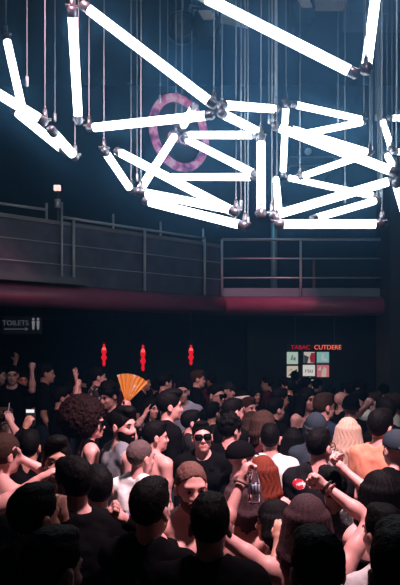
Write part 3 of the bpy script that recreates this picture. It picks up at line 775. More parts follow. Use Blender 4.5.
def hair_mesh(style, color, h=0.006):
    key = ('hair', style, color, round(h, 4))
    if key in HEADCACHE: return HEADCACHE[key]
    rng = np.random.RandomState(len(style) * 7 + 3)
    cran = lambda t: ell((0, -0.016, 0.040), (0.077 + t, 0.098 + t, 0.090 + t))
    pr = []; nape = -0.075
    strands = lambda X, Y, Z: 0.0024 * noise3(X, Y * 0.6, Z * 0.6, 75) + 0.0022 * noise3(X, Y, Z, 130, 3)
    if style == 'short': pr = [ell((0, -0.014, 0.060), (0.079, 0.103, 0.082)), ell((0, -0.022, 0.030), (0.0768, 0.0985, 0.090)), ell((0, 0.035, 0.108), (0.06, 0.055, 0.034), None, 0.02), face_cut(0.07, 0.058)]; nape = -0.058
    elif style == 'quiff': pr = [cran(0.008), ell((0, 0.03, 0.118), (0.062, 0.075, 0.035), None, 0.02), ell((0.01, 0.07, 0.112), (0.045, 0.035, 0.026), None, 0.02), face_cut(0.07, 0.062)]
    elif style == 'buzz': pr = [cran(0.0026), face_cut(0.076, 0.080, 0.02)]; nape = -0.040
    elif style == 'crop': pr = [ell((0, -0.014, 0.060), (0.0765, 0.099, 0.074)), ell((0, -0.020, 0.034), (0.0762, 0.097, 0.090)), ell((0, 0.01, 0.110), (0.056, 0.08, 0.028), None, 0.02), face_cut(0.07, 0.064, 0.012)]; nape = -0.052
    elif style == 'balding': pr = [cran(0.004), face_cut(0.075, 0.08, 0.01), ell((0, 0.05, 0.13), (0.06, 0.10, 0.075), None, 0.01, 's')]
    elif style == 'afro':
        pr = [ell((0, -0.090, 0.055), (0.195, 0.195, 0.185)), face_cut(0.075, 0.075, 0.03), ell((0, 0.13, -0.12), (0.12, 0.11, 0.16), None, 0.03, 's')]; nape = -0.2
        strands = lambda X, Y, Z: 0.012 * noise3(X, Y, Z, 45) + 0.010 * noise3(X, Y, Z, 105, 5)
    elif style in ('long', 'wavy', 'bob'):
        dep = {'long': -0.34, 'wavy': -0.31, 'bob': -0.15}[style]; nape = -0.6
        pr = [cran(0.014)]
        for i in range(17):
            a = math.radians(-122 + 244 * i / 16)
            x, y = math.sin(a) * 0.082, -math.cos(a) * 0.088 - 0.016
            z1 = dep * (1 - 0.15 * abs(math.sin(a))) + rng.uniform(-0.03, 0.02)
            o = 1.0 + 0.25 * abs(math.sin(a))
            m = (x * o * 1.12, (y - 0.01) * 1.05 if y < 0 else y * 0.6, z1 * 0.45)
            pr.append(cap((x, y, 0.04), m, 0.026, 0.026, 0.02)); pr.append(cap(m, (x * o * 1.05, min(y * 0.95 - 0.02, -0.02), z1), 0.026, 0.013, 0.02))
        pr += [face_cut(0.066, 0.06, 0.02)]
        fr = 24 if style != 'wavy' else 20
        wv = 0.0 if style != 'wavy' else 1.0
        strands = lambda X, Y, Z: (0.0018 if style != 'wavy' else 0.0026) * np.sin(np.arctan2(X, -Y - 0.02 + 0 * Z) * fr + wv * 2.5 * np.sin(Z * 38)) + 0.0015 * np.sin(np.arctan2(X, -Y + 0 * Z) * 61 + Z * 20)
    elif style == 'bun':
        pr = [cran(0.010), ell((0, -0.105, 0.095), (0.05, 0.045, 0.05), None, 0.01), face_cut(0.07, 0.06)]
    elif style == 'pony':
        pr = [cran(0.010), cap((0, -0.10, 0.07), (0, -0.15, 0.0), 0.03, 0.035, 0.01), cap((0, -0.15, 0.0), (0, -0.13, -0.22), 0.035, 0.012, 0.01), face_cut(0.07, 0.06)]; nape = -0.4
    elif style == 'tousled':
        pr = [cran(0.016)]
        for i in range(26):
            v = rng.normal(size=3); v[2] = abs(v[2]) + 0.1; v /= np.linalg.norm(v)
            c = V3(0, -0.016, 0.045) + v * V3(0.088, 0.105, 0.098)
            pr.append(ell(c, (0.024, 0.024, 0.02), None, 0.012))
        pr += [face_cut(0.07, 0.055)]
    f = Field(pr, h)
    f.disp(strands)
    if nape > -0.15: f.clip(lambda X, Y, Z: (nape + 0.9 * np.maximum(0, Y + 0.05) - Z) * 0.8 + 0 * X)
    # clear the ears
    if style not in ('afro', 'long', 'wavy', 'bob'):
        for q in (1, -1): f.add(ell((q * 0.088, 0.0, -0.022), (0.024, 0.028, 0.042), None, 0.006, 's'))
    P, Q = f.nets(); me = mesh_from('hair', P, Q, [HAIRM[color]])
    HEADCACHE[key] = me; return me
def beard_mesh(color, h=0.005):
    key = ('beard', color)
    if key in HEADCACHE: return HEADCACHE[key]
    pr = [ell((0, 0.024, -0.032), (0.066, 0.070, 0.086)), ell((0, 0.032, -0.072), (0.053, 0.060, 0.046), None, 0.03), ell((0, 0.070, -0.100), (0.030, 0.026, 0.024), None, 0.02),
          ell((0, 0.10, -0.066), (0.02, 0.022, 0.006), None, 0.006, 's')]
    f = Field(pr, h)
    f.disp(lambda X, Y, Z: 0.0015 * np.sin(X * 300) * np.sin(Z * 280) + 0 * Y)
    f.clip(lambda X, Y, Z: np.maximum(Z + 0.047 - 0.7 * np.maximum(0, np.abs(X) - 0.035) , -Y - 0.005) + 0 * X)
    P, Q = f.nets(); HEADCACHE[key] = mesh_from('beard', P, Q, [HAIRM[color]]); return HEADCACHE[key]
def hat_mesh(style, m):
    key = ('hat', style, m.name)
    if key in HEADCACHE: return HEADCACHE[key]
    pr = [ell((0, -0.016, 0.046), (0.090, 0.112, 0.098))]
    if style == 'beanie': pr = [ell((0, -0.020, 0.052), (0.092, 0.114, 0.104))]
    f = Field(pr, 0.006)
    cut = 0.028 if style != 'beanie' else 0.018
    f.clip(lambda X, Y, Z: cut + 0.15 * (Y + 0.02) - Z + 0 * X)
    if style == 'cap':
        f.add(ell((0, 0.13, 0.040), (0.072, 0.075, 0.008), rotm(0, -8, 0), 0.004))
    elif style == 'backcap':
        f.add(ell((0, -0.155, 0.025), (0.070, 0.07, 0.008), rotm(0, 12, 0), 0.004))
    elif style == 'beanie':
        for k in range(24):
            a, b = [2 * math.pi * (k + u) / 24 for u in (0, 1)]
            f.add(cap((math.cos(a) * 0.092, -0.02 + math.sin(a) * 0.114, 0.026 + 0.15 * math.sin(a) * 0.11), (math.cos(b) * 0.092, -0.02 + math.sin(b) * 0.114, 0.026 + 0.15 * math.sin(b) * 0.11), 0.010, 0.010, 0.006))
    elif style == 'headband':
        f.clip(lambda X, Y, Z: Z - 0.075 - 0.15 * Y + 0 * X)
    P, Q = f.nets(); HEADCACHE[key] = mesh_from(style, P, Q, [m]); return HEADCACHE[key]
def glasses_bm(sun):
    bm = new()
    for q in (1, -1):
        pts = []
        for k in range(17):
            a = 2 * math.pi * k / 16
            pts.append((q * 0.034 + 0.030 * np.sign(math.cos(a)) * abs(math.cos(a)) ** 0.6, 0.102 - 0.10 * abs(q * 0.034 + 0.027 * math.cos(a)) ** 1.6, 0.002 + 0.025 * np.sign(math.sin(a)) * abs(math.sin(a)) ** 0.7))
        add_tube(bm, pts, 0.0035, 6, False)
        add_tube(bm, [(q * 0.061, 0.092, 0.010), (q * 0.080, 0.03, 0.010), (q * 0.080, -0.02, 0.002)], 0.003, 6)
    add_tube(bm, [(-0.009, 0.106, 0.010), (0.009, 0.106, 0.010)], 0.003, 6)
    return bm
def lens_bm():
    bm = new()
    for q in (1, -1):
        ring = []; back = []
        for k in range(16):
            a = 2 * math.pi * k / 16
            x = q * 0.034 + 0.030 * np.sign(math.cos(a)) * abs(math.cos(a)) ** 0.6; z = 0.002 + 0.025 * np.sign(math.sin(a)) * abs(math.sin(a)) ** 0.7
            y = 0.101 - 0.10 * abs(q * 0.034 + 0.027 * math.cos(a)) ** 1.6
            ring.append(bm.verts.new((x, y, z))); back.append(bm.verts.new((x, y - 0.003, z)))
        bm.faces.new(ring); bm.faces.new(list(reversed(back)))
        for k in range(16): bm.faces.new((ring[(k + 1) % 16], ring[k], back[k], back[(k + 1) % 16]))
    bmesh.ops.recalc_face_normals(bm, faces=bm.faces)
    return bm
def shared(key, make, m, m2=None):
    k = ('sh', key, m.name)
    if k not in HEADCACHE:
        bm = make(); me = bpy.data.meshes.new(key); bm.to_mesh(me); bm.free(); me.materials.append(m)
        me.polygons.foreach_set('use_smooth', [True] * len(me.polygons))
        if m2:
            me.materials.append(m2)
            for p in me.polygons:
                if p.center.y > 0.0068: p.material_index = 1
        HEADCACHE[k] = me
    return HEADCACHE[k]
def eye_bm():
    bm = new(); bmesh.ops.create_uvsphere(bm, u_segments=14, v_segments=10, radius=0.0098, matrix=Matrix.Rotation(math.pi / 2, 4, 'X')); return bm
def brow_bm():
    return add_tube(new(), [(-0.018, 0.0, -0.002), (-0.004, 0.006, 0.003), (0.012, 0.002, 0.003), (0.020, -0.006, 0.0)], [0.003, 0.0048, 0.004, 0.002], 8)

PEOPLE = []
GROUP = 'dancing crowd'
def floor_at(y): return 0.15 if y > 7.75 else 0.0
def person(px, top, d, face, label, hair='short', hc='black', shirt='tee', sc='black', skin='fair', fem=False, R=None, L=None,
           head=(0, 0, 0), beard=None, glasses=None, hat=None, hatm=None, bottoms='denim', fat=1.0, group=GROUP, extra_top=0.012):
    """px, top: head column and crown row in the photograph at distance d; face: 0 away from the camera, 90 to the right, 180 toward it"""
    X = (px - 200) / F * d; fz = floor_at(d)
    H = CAMZ - (top - HOR) * d / F - fz - extra_top
    H = min(max(H, 1.48), 1.93)
    s = H / 1.75
    root = tag(empty('person', (X, d, fz), math.radians(-face)), label, 'person', group)
    Mi = np.array(Matrix.Rotation(math.radians(face), 3, 'Z'))
    def to_local(p): return (Mi @ (np.array(p, float) - V3(X, d, fz))) / s
    near = d < 3.3; raised = (R is not None) or (L is not None)
    h = (0.0062 if raised else 0.0078) if near else (0.0082 if d < 5.5 else 0.0105)
    sw = (0.155 if fem else 0.178) * (0.5 + 0.5 * fat)
    # torso
    torso = [ell((0, 0.0, 1.27), (0.150 * fat, 0.105 * fat, 0.19), None, 0.05), cap((-sw * .82, -0.01, 1.415), (sw * .82, -0.01, 1.415), 0.056, 0.056, 0.05),
             ell((0, 0.005, 1.06), ((0.128 if fem else 0.138) * fat, 0.098 * fat, 0.16), None, 0.05), ell((0, 0.0, 0.93), (0.160 * fat, 0.115 * fat, 0.12), None, 0.05),
             cap((0.05, -0.02, 1.48), (sw * .8, -0.015, 1.43), 0.040, 0.044, 0.04), cap((-0.05, -0.02, 1.48), (-sw * .8, -0.015, 1.43), 0.040, 0.044, 0.04),
             ell((0.07, -0.07, 1.33), (0.06, 0.035, 0.09), None, 0.04), ell((-0.07, -0.07, 1.33), (0.06, 0.035, 0.09), None, 0.04)]
    if fem: torso += [ell((q * 0.072, 0.092, 1.265), (0.055, 0.05, 0.055), None, 0.03) for q in (1, -1)]
    else: torso += [ell((q * 0.075, 0.075, 1.31), (0.075, 0.04, 0.06), None, 0.03) for q in (1, -1)]
    # head
    piv = V3(0, -0.005, 1.525); Rh = rotm(*head)
    C = piv + Rh @ V3(0, 0.022, 0.100)
    hs = 1.0 if not fem else 0.96
    neck = [cap((0, -0.012, 1.43), C + Rh @ V3(0, -0.022, -0.06), 0.056 if not fem else 0.047, 0.050 if not fem else 0.042, 0.025)]
    hp = head_prims(C, Rh, fem, hs)
    # arms
    arms, hands, armseg = [], [], {}
    for side, spec in ((1, R), (-1, L)):
        S = V3(side * sw, -0.01, 1.41); la, lf = 0.285, 0.25
        if spec is None:
            Wd = V3(side * (sw - 0.005), 0.09, 0.90); pole = V3(side * 0.05, -1, 0); pose = 'relaxed'; pn = V3(-side, 0.2, 0)
        else:
            (wx, wy, wd), pole, pose = spec[:3]
            Wd = to_local(W(wx, wy, wd)); pole = Mi @ V3(*pole)
            pn = Mi @ V3(*spec[3]) if len(spec) > 3 else V3(0, 1, 0.05)
        v = Wd - S; D = np.linalg.norm(v)
        if D > 0.985 * (la + lf): v = v / D * 0.985 * (la + lf); D = 0.985 * (la + lf)
        if D < 0.16: v = v / D * 0.16; D = 0.16
        Wd = S + v; u = v / D
        a = (D * D + la * la - lf * lf) / (2 * D); hh = math.sqrt(max(la * la - a * a, 1e-5))
        pl = pole - u * (pole @ u); pl /= max(np.linalg.norm(pl), 1e-6)
        E = S + u * a + pl * hh
        fs = 0.86 if fem else 1.0
        arms += [cap(S, S + (E - S) * 0.5, 0.054 * fs, 0.047 * fs, 0.035), cap(S + (E - S) * 0.45, E, 0.047 * fs, 0.036 * fs, 0.02),
                 cap(E, E + (Wd - E) * 0.35, 0.037 * fs, 0.040 * fs, 0.02), cap(E + (Wd - E) * 0.3, Wd, 0.040 * fs, 0.024 * fs, 0.02)]
        hdir = (Wd - E) / np.linalg.norm(Wd - E)
        if spec is not None and len(spec) > 4: hdir = hdir + Mi @ V3(*spec[4]); hdir /= np.linalg.norm(hdir)
        if abs(pn @ hdir) > 0.95: pn = pn + V3(0.3, 0.6, 0.2)
        hpr, HR = hand_prims(Wd + hdir * 0.012, hdir, pn, side, pose, 0.95 if not fem else 0.88)
        hands += hpr
        armseg[side] = (S, E, Wd, hdir, HR)
    legs = []
    for q in (1, -1):
        legs += [cap((q * 0.085, 0, 0.90), (q * 0.095, 0.015, 0.49), 0.085, 0.056, 0.03), cap((q * 0.095, 0.01, 0.49), (q * 0.10, -0.02, 0.09), 0.054, 0.038, 0.02),
                 cap((q * 0.10, -0.03, 0.045), (q * 0.115, 0.13, 0.032), 0.036, 0.028, 0.02)]
    prims = torso + neck + arms + legs + hp + hands
    f = Field(prims, h, zfine=0.86)
    P, Q = f.nets()
    # lips get their own slot
    hc_ = ((P - C) @ Rh) / hs
    lipv = (np.abs(hc_[:, 0]) < 0.026) & (hc_[:, 1] > 0.078) & (hc_[:, 2] < -0.055) & (hc_[:, 2] > -0.083)
    pm = lipv[Q].all(1)
    body = link_mesh('body', mesh_from('body', P * s, Q, [SKIN[skin], LIP[skin]], pm), None, root)
    HM = Matrix.Translation(Vector(C * s)) @ Matrix([list(r) for r in Rh]).to_4x4() @ Matrix.Scale(s * hs, 4)
    def onhead(name, me, loc=None):
        o = link_mesh(name, me, None, root); o.matrix_local = HM if loc is None else HM @ loc; return o
    if hair: onhead('hair', hair_mesh(hair, hc, 0.0048 if near else 0.0065))
    if beard: onhead('beard', beard_mesh(beard))
    if hat: onhead('beanie' if hat == 'beanie' else ('headband' if hat == 'headband' else 'baseball_cap'), hat_mesh(hat, hatm))
    if glasses:
        g = onhead('sunglasses' if glasses == 'sun' else 'spectacles', shared('frame', lambda: glasses_bm(True), LENS))
        if glasses == 'sun':
            le = link_mesh('lens', shared('lens', lens_bm, LENS), None, g)
    for q in (1, -1):
        onhead('eye', shared('eye', eye_bm, EYEW, IRIS), Matrix.Translation((q * 0.032, 0.0790, 0.001)))
        onhead('eyebrow', shared('eyebrow', brow_bm, HAIRM['black' if hc in ('black', 'afro') else 'brown']), Matrix.Translation((q * 0.034, 0.083, 0.021)) @ Matrix.Scale(q, 4, (1, 0, 0)))
    # clothes follow the body
    hcl = 0.0085 if near else 0.012
    if shirt:
        t = 0.012
        pr = [inflate(p, t) for p in torso]
        sl = {'tee': 0.62, 'long': 1.0, 'jacket': 1.0}.get(shirt, 0)
        if sl:
            for side in (1, -1):
                S, E, Wd = armseg[side][:3]
                pr.append(cap(S, S + (E - S) * min(sl, 1), 0.068, 0.062 if sl < 1 else 0.05, 0.03))
                if sl >= 1: pr.append(cap(E, E + (Wd - E) * 0.95, 0.050, 0.036, 0.02))
        f = Field(pr, hcl)
        if shirt in ('tank', 'sleeveless'):
            for side in (1, -1):
                S, E = armseg[side][:2]
                f.add(ell(S + V3(side * (0.05 if shirt == 'sleeveless' else 0.012), 0, 0.02), (0.07, 0.12, 0.12), None, 0.01, 's'))
            f.add(cap((0, 0.02, 1.50 if shirt == 'sleeveless' else 1.46), (0, 0, 1.7), 0.075 if shirt == 'sleeveless' else 0.098, 0.09, 0.012, 's'))
            if shirt == 'tank': f.add(ell((0, -0.12, 1.40), (0.085, 0.10, 0.14), None, 0.02, 's'))
        elif shirt == 'top':
            f.clip(lambda X, Y, Z: Z - 1.335 + 0 * X + 0 * Y)
            for q in (1, -1):
                f.add(cap((q * 0.085, -0.095, 1.30), (q * 0.095, -0.055, 1.455), 0.013, 0.012, 0.006)); f.add(cap((q * 0.095, -0.055, 1.455), (q * 0.085, 0.11, 1.32), 0.012, 0.013, 0.006))
        else:
            f.add(cap((0, 0.012, 1.50), (0, 0.0, 1.75), 0.070, 0.09, 0.008, 's'))
        ph = (px * 0.37) % 6.28
        f.disp(lambda X, Y, Z: 0.009 * noise3(X + 0.5 * Z, Y, 0.6 * Z - 0.5 * X, 13, ph) + 0.004 * noise3(X + 0.4 * Z, Y, Z, 32, ph))
        if shirt == 'jacket':
            f.add(cap((-0.075, -0.03, 1.495), (0.075, -0.03, 1.495), 0.03, 0.03, 0.01)); f.add(cap((0.07, -0.02, 1.5), (0.06, 0.10, 1.39), 0.024, 0.02, 0.01)); f.add(cap((-0.07, -0.02, 1.5), (-0.06, 0.10, 1.39), 0.024, 0.02, 0.01))
            f.add(cap((0, 0.012, 1.50), (0, 0.0, 1.75), 0.062, 0.07, 0.008, 's'))
        f.clip(lambda X, Y, Z: 0.855 - Z + 0 * X + 0 * Y)
        P, Q = f.nets()
        link_mesh({'jacket': 'jacket', 'top': 'strap_top', 'tank': 'tank_top'}.get(shirt, 'shirt'), mesh_from('shirt', P * s, Q, [CLOTH[sc]]), None, root)
    pr = [inflate(p, 0.012) for p in (torso[2], torso[3])] + [inflate(p, 0.014) for k, p in enumerate(legs) if k % 3 != 2]
    f = Field(pr, 0.02)
    f.clip(lambda X, Y, Z: np.maximum(Z - 1.0, 0.06 - Z) + 0 * X + 0 * Y)
    P, Q = f.nets(); link_mesh('trousers', mesh_from('trousers', P * s, Q, [CLOTH[bottoms]]), None, root)
    for q in (1, -1):
        key = ('shoe', q)
        if key not in HEADCACHE:
            f = Field([cap((q * 0.10, -0.035, 0.05), (q * 0.10, -0.035, 0.075), 0.046, 0.046, 0.02), cap((q * 0.10, -0.03, 0.048), (q * 0.118, 0.14, 0.04), 0.045, 0.038, 0.02)], 0.012)
            f.clip(lambda X, Y, Z: 0.002 - Z + 0 * X + 0 * Y)
            P, Q = f.nets(); HEADCACHE[key] = mesh_from('shoe', P, Q, [SHOE])
        o = link_mesh('shoe', HEADCACHE[key], None, root); o.scale = (s, s, s)
    rec = dict(root=root, s=s, X=X, d=d, fz=fz, H=H, label=label, px=px)
    Mf = np.array(Matrix.Rotation(math.radians(-face), 3, 'Z'))
    rec['world'] = lambda p: Vector(Mf @ (np.array(p) * s) + V3(X, d, fz))
    rec['dir'] = lambda v: Vector(Mf @ np.array(v))
    rec['arm'] = armseg
    PEOPLE.append(rec)
    return rec

# ---------------------------------------------------------------- the crowd, nearest first
DN = (0, 0, -1)
P = person
P(46, 528, 1.78, 15, 'person with a receding hairline, nearest at the left corner, seen from behind in black', 'crop', 'black', head=(-18, -6, 0))
P(320, 530, 1.78, -8, 'person nearest at the bottom with full dark hair, back of the head to the camera', 'short', 'black', sc='black', head=(0, -8, 0))
P(405, 524, 1.5, 5, 'person at the bottom right corner, dark short hair, seen from behind', 'short', 'black', sc='black')
woman = P(307, 494, 2.50, 0, 'woman with smooth plum-brown hair raising both bare arms, bottle in one hand', 'long', 'plum', 'top', 'black', 'fair', True,
          R=((327, 487, 2.72), (1.0, -0.35, -0.25), 'fist', (-0.5, -0.6, -0.2), (-0.9, 0, 0.5)), L=((241, 484, 2.62), (-1.0, -0.3, -0.4), 'grip', (0.9, 0.2, -0.3), (-0.1, 0, 0.2)))
P(210, 494, 2.28, 4, 'person in the middle of the front with cropped dark hair and black tee, back turned', 'crop', 'black', sc='black')
P(149, 479, 2.48, 25, 'person in black with sleek dark hair raising a thumb, back turned', 'short', 'black', 'long', sc='black',
  L=((124, 529, 2.60), (-0.15, -0.4, -1), 'thumb', (1, 0.2, 0)))
P(32, 484, 2.25, 35, 'person in black with dark hair making a small fist beside the broad black tee', 'crop', 'black', 'long', sc='black', skin='tan', R=((63, 522, 2.38), (0.15, -0.4, -1), 'thumb', (-1, 0.2, 0)))
P(77, 457, 2.80, -28, 'broad-shouldered man in a black tee with short dark hair and lit neck', 'short', 'black', sc='black', skin='fair', head=(22, -6, 0))
P(386, 505, 2.38, -20, 'person in a white tee with short dark hair behind the raised bare arm', 'crop', 'black', sc='white', skin='fair')
P(190, 460, 2.95, 172, 'shirtless bearded man with short sandy hair looking down toward the camera', 'buzz', 'ginger', None, None, 'fair', beard='ginger', head=(8, -3, 0))
P(243, 475, 3.12, -10, 'woman with brown hair standing before the raised bottle, back of her head showing', 'bob', 'plum', 'top', 'black', 'fair', True)
P(276, 500, 2.95, -60, 'dark-haired woman holding her fingers to her mouth behind the raised elbow', 'bob', 'black', 'top', 'black', 'tan', True, head=(10, 0, 0),
  L=((278, 543, 2.72), (-0.3, -1, -0.8), 'relaxed', (0.4, 0.9, 0), (0, 0, 0.9)))
P(333, 466, 3.25, 12, 'dark-haired woman in a glinting black sequin top behind the raised fist', 'bun', 'black', 'tee', 'sequin', 'tan', True)
P(381, 470, 2.88, -6, 'woman with long black hair at the right, bare forearm and fist raised', 'long', 'black', 'top', 'black', 'fair', True,
  L=((344, 470, 3.10), (0.7, -0.5, -0.6), 'fist', (0.7, -0.6, 0), (-0.4, 0, 0.6)))
P(98, 466, 3.05, -20, 'person in a blue and violet striped shirt behind the broad black tee', 'short', 'black', 'tee', 'plaid', 'tan')
P(57, 437, 3.4, 165, 'person in black with dark hair facing the camera with a shadowed face', 'quiff', 'black', sc='black', skin='tan', head=(0, 4, 0))
P(-62, 424, 2.85, 60, 'person half out of the frame stretching a bare arm into the crowd', 'short', 'black', 'tee', 'black', 'fair', L=((36, 482, 3.12), (-0.2, -0.3, -1), 'relaxed', (0, 0, -1)))
P(2, 432, 3.45, 40, 'bare-shouldered woman at the left edge with a hand lifted', 'pony', 'brown', 'top', 'black', 'fair', True, R=((20, 458, 3.50), (0.4, -0.5, -0.9), 'relaxed', (0, -0.3, -1), (0.7, 0, -0.2)))
P(139, 439, 3.9, 28, 'balding man with close-shaved hair in a plain white tee, back turned', 'buzz', 'grey', sc='white', skin='fair', head=(-18, 0, 0))
P(263, 455, 3.72, 8, 'woman with wavy ginger-red hair and a black strap top, seen from behind', 'wavy', 'auburn', 'top', 'black', 'fair', True)
P(318, 428, 3.95, 22, 'person in a black tee with a round red print on the back', 'crop', 'black', 'tee', 'redprint', 'fair', head=(-20, 0, 0), glasses='clear')
P(397, 430, 3.90, -15, 'person in a slate cap at the right edge, dark clothing', None, 'black', sc='black', hat='backcap', hatm=CLOTH['slate'])
P(240, 441, 4.02, 60, 'person in a black cap with a pale grey brim', None, 'black', sc='black', hat='cap', hatm=CLOTH['black'], head=(-15, 0, 0))
P(154, 421, 4.75, 45, 'shirtless person with dark hair beside the bald man in white', 'short', 'black', None, None, 'fair', head=(-30, 0, 0))
P(380, 409, 4.30, 50, 'person in a salmon orange shirt with dark hair, back turned', 'short', 'black', 'tee', 'peach', 'fair', head=(0, 0, 0))
P(121, 407, 4.4, 58, 'bearded man in a grey sleeveless shirt with tousled dark hair looking aside', 'quiff', 'black', 'sleeveless', 'grey', 'fair', beard='black', head=(-62, 0, 0))
P(348, 417, 4.85, 10, 'woman with long blonde hair in a pale lace top, seen from behind', 'wavy', 'blonde', 'tee', 'lace', 'fair', True, head=(-15, 0, 0))
P(90, 406, 4.75, 70, 'woman with a huge round afro, sunglasses and black tank top in profile', 'afro', 'afro', 'tank', 'black', 'fair', True, head=(-28, 0, 0), glasses='sun')
P(203, 421, 4.62, 176, 'smiling person in black sunglasses and dark jacket facing the camera', 'crop', 'black', 'jacket', 'black', 'fair', glasses='sun', head=(0, 9, 4))
P(270, 424, 4.66, 5, 'person with short black hair in a plain white tee, back turned', 'short', 'black', 'tee', 'white', 'fair')
P(229, 414, 4.95, 30, 'person with thick black hair just behind the sunglasses wearer', 'tousled', 'black', 'tee', 'black', 'fair', head=(-20, 0, 0))
P(316, 414, 4.95, 0, 'person in a blue-grey knitted beanie seen from behind', 'crop', 'black', 'tee', 'slate', 'fair', hat='beanie', hatm=CLOTH['slate'])
P(168, 390, 5.25, 70, 'tall man in a black tee with thick black hair, face in profile', 'quiff', 'black', 'tee', 'black', 'fair', head=(-8, 0, 0))
P(0, 408, 5.0, 60, 'person with a pink-lit cheek at the left edge lifting a drink', 'short', 'brown', 'tee', 'maroon', 'fair', R=((11, 424, 4.85), (0.4, -0.6, -0.8), 'grip', (-0.6, 0.6, 0), (0, 0, 0.8)))
phone_man = P(29, 430, 4.25, -5, 'person in black holding up a bright phone', 'short', 'black', 'long', 'black', 'tan', L=((25, 430, 4.55), (-0.8, -0.3, -0.8), 'grip', (0.3, 0.9, 0), (0, 0, 1)))
P(293, 427, 5.25, 10, 'dark-haired woman in black holding up one pale hand', 'long', 'black', 'top', 'black', 'fair', True, L=((286, 440, 5.35), (-0.6, -0.5, -0.8), 'open', (0.6, 0.7, 0), (0.1, 0, 0.9)))
P(263, 410, 5.05, 75, 'person with maroon-lit dark hair in front of the tall dark doorway', 'bob', 'brown', 'tee', 'maroon', 'fair', True)
P(232, 398, 5.62, 60, 'man with cropped dark hair and a pink-lit forehead in profile', 'crop', 'black', 'tee', 'black', 'fair')
P(323, 393, 5.75, 60, 'man with a fade haircut and spectacles in a navy tee', 'short', 'brown', 'tee', 'navy', 'fair', glasses='clear', head=(-10, 0, 0))
P(190, 410, 5.82, 75, 'person with dark hair and lit cheek behind the man in profile', 'short', 'black', 'tee', 'charcoal', 'fair')
P(252, 411, 5.9, 120, 'woman in a floral dark top with her face turned to the camera', 'bob', 'brown', 'tee', 'floral', 'fair', True)
P(275, 398, 6.5, 65, 'man with neat dark hair and lit ear in profile', 'short', 'black', 'tee', 'black', 'fair')
P(150, 397, 6.7, 130, 'dark-haired woman in a patterned top holding a hand to her face', 'long', 'black', 'tee', 'floral', 'fair', True, R=((145, 415, 6.55), (-0.5, -0.5, -1), 'open', (0.6, 0.5, 0), (0.1, 0, 0.9)))
fan_man = P(112, 381, 6.3, -140, 'man with a mop of dark hair leaning beside the orange hand fan', 'tousled', 'black', 'tee', 'black', 'fair', head=(0, -15, 0), L=((126, 415, 6.1), (0.4, -0.7, -0.8), 'grip', (-0.5, 0.6, 0), (0.5, 0, 0.8)))
P(351, 396, 6.3, 10, 'person in a round black hat beside the bald head', None, 'black', 'tee', 'black', 'fair', hat='beanie', hatm=CLOTH['black'])
P(394, 393, 6.4, -70, 'person with red-lit face near the right edge in a pale tee', 'crop', 'brown', 'tee', 'cream', 'fair')
P(307, 387, 6.6, 150, 'woman with long dark hair parted around a lit face', 'long', 'black', 'top', 'black', 'fair', True)
P(362, 389, 6.85, -125, 'man in a white tee with a fist raised across his chest', 'short', 'black', 'tee', 'white', 'fair', head=(0, -10, 0), R=((368, 405, 6.45), (-0.6, -0.6, -0.8), 'fist', (0.4, 0.7, 0), (0.3, 0, 0.8)))
P(248, 397, 6.85, 140, 'person with a dim pink face beside the glowing headband', 'short', 'brown', 'tee', 'charcoal', 'fair')
P(341, 391, 7.25, 60, 'bald man with a shiny pink scalp', None, 'black', 'tee', 'black', 'fair')
P(279, 388, 7.05, 75, 'person with dark hair and dim ear below the poster wall', 'short', 'black', 'tee', 'black', 'tan')
P(60, 387, 7.0, 60, 'person with a red-lit face and forearm raised in front', 'crop', 'black', 'tee', 'black', 'fair', R=((77, 388, 6.85), (-0.1, -0.6, -1), 'fist', (-0.6, 0.5, 0), (0.4, 0, 0.6)))
P(182, 380, 7.1, 178, 'smiling man in a lavender tee facing the camera', 'crop', 'black', 'tee', 'lavender', 'fair')
P(215, 384, 6.95, 130, 'person in sunglasses far back below the third red lamp', 'crop', 'black', 'tee', 'black', 'fair', glasses='sun')
P(242, 391, 7.5, 120, 'person wearing a pale headband far back', 'short', 'black', 'tee', 'black', 'fair', hat='headband', hatm=CLOTH['white'])
P(97, 367, 8.0, 70, 'man in a black and white palm print shirt', 'short', 'black', 'tee', 'palm', 'fair')
P(45, 363, 8.0, 75, 'tall broad man in black with a lit cheek standing above the others', 'short', 'black', 'tee', 'black', 'tan', fat=1.12)
P(12, 365, 8.1, 160, 'person lifting a bent arm at the far left of the back row', 'short', 'black', 'tee', 'black', 'fair', L=((32, 371, 7.9), (0.4, -0.6, -0.9), 'fist', (-0.4, 0.7, 0), (0.2, 0, 0.8)))
P(-3, 366, 8.5, 80, 'person half cut by the left edge in the back row', 'short', 'black', 'tee', 'black', 'fair')
P(71, 376, 8.2, 100, 'woman with a hand lifted beside her face in the back row', 'bob', 'black', 'tee', 'maroon', 'fair', True, R=((76, 378, 8.0), (0.5, -0.5, -0.9), 'open', (-0.4, 0.6, 0), (0, 0, 1)))
P(164, 373, 8.1, 60, 'man with dark swept hair far back beneath the red lamps', 'quiff', 'black', 'tee', 'black', 'fair')
P(229, 382, 8.2, 150, 'person in a dark brimmed cap far back', None, 'black', 'tee', 'maroon', 'fair', hat='cap', hatm=CLOTH['charcoal'])
P(197, 370, 8.6, 90, 'slim person with a dim face standing beneath the third red lamp', 'short', 'brown', 'tee', 'black', 'fair')
P(143, 374, 8.8, 100, 'person with a dim face beneath the second red lamp', 'short', 'black', 'tee', 'black', 'tan')
P(22, 372, 9.2, 150, 'person waving one arm high in the dark back row', 'short', 'black', 'tee', 'black', 'tan', R=((17, 352, 9.0), (-0.5, -0.5, 0.2), 'open', (0, -1, 0), (0, 0, 1)))
P(374, 392, 7.6, 100, 'person in a dark shirt between the white tee and the red-lit face', 'short', 'brown', 'tee', 'maroon', 'fair')
P(386, 398, 5.4, -20, 'person with dark hair standing behind the salmon shirt', 'short', 'black', 'tee', 'black', 'tan')
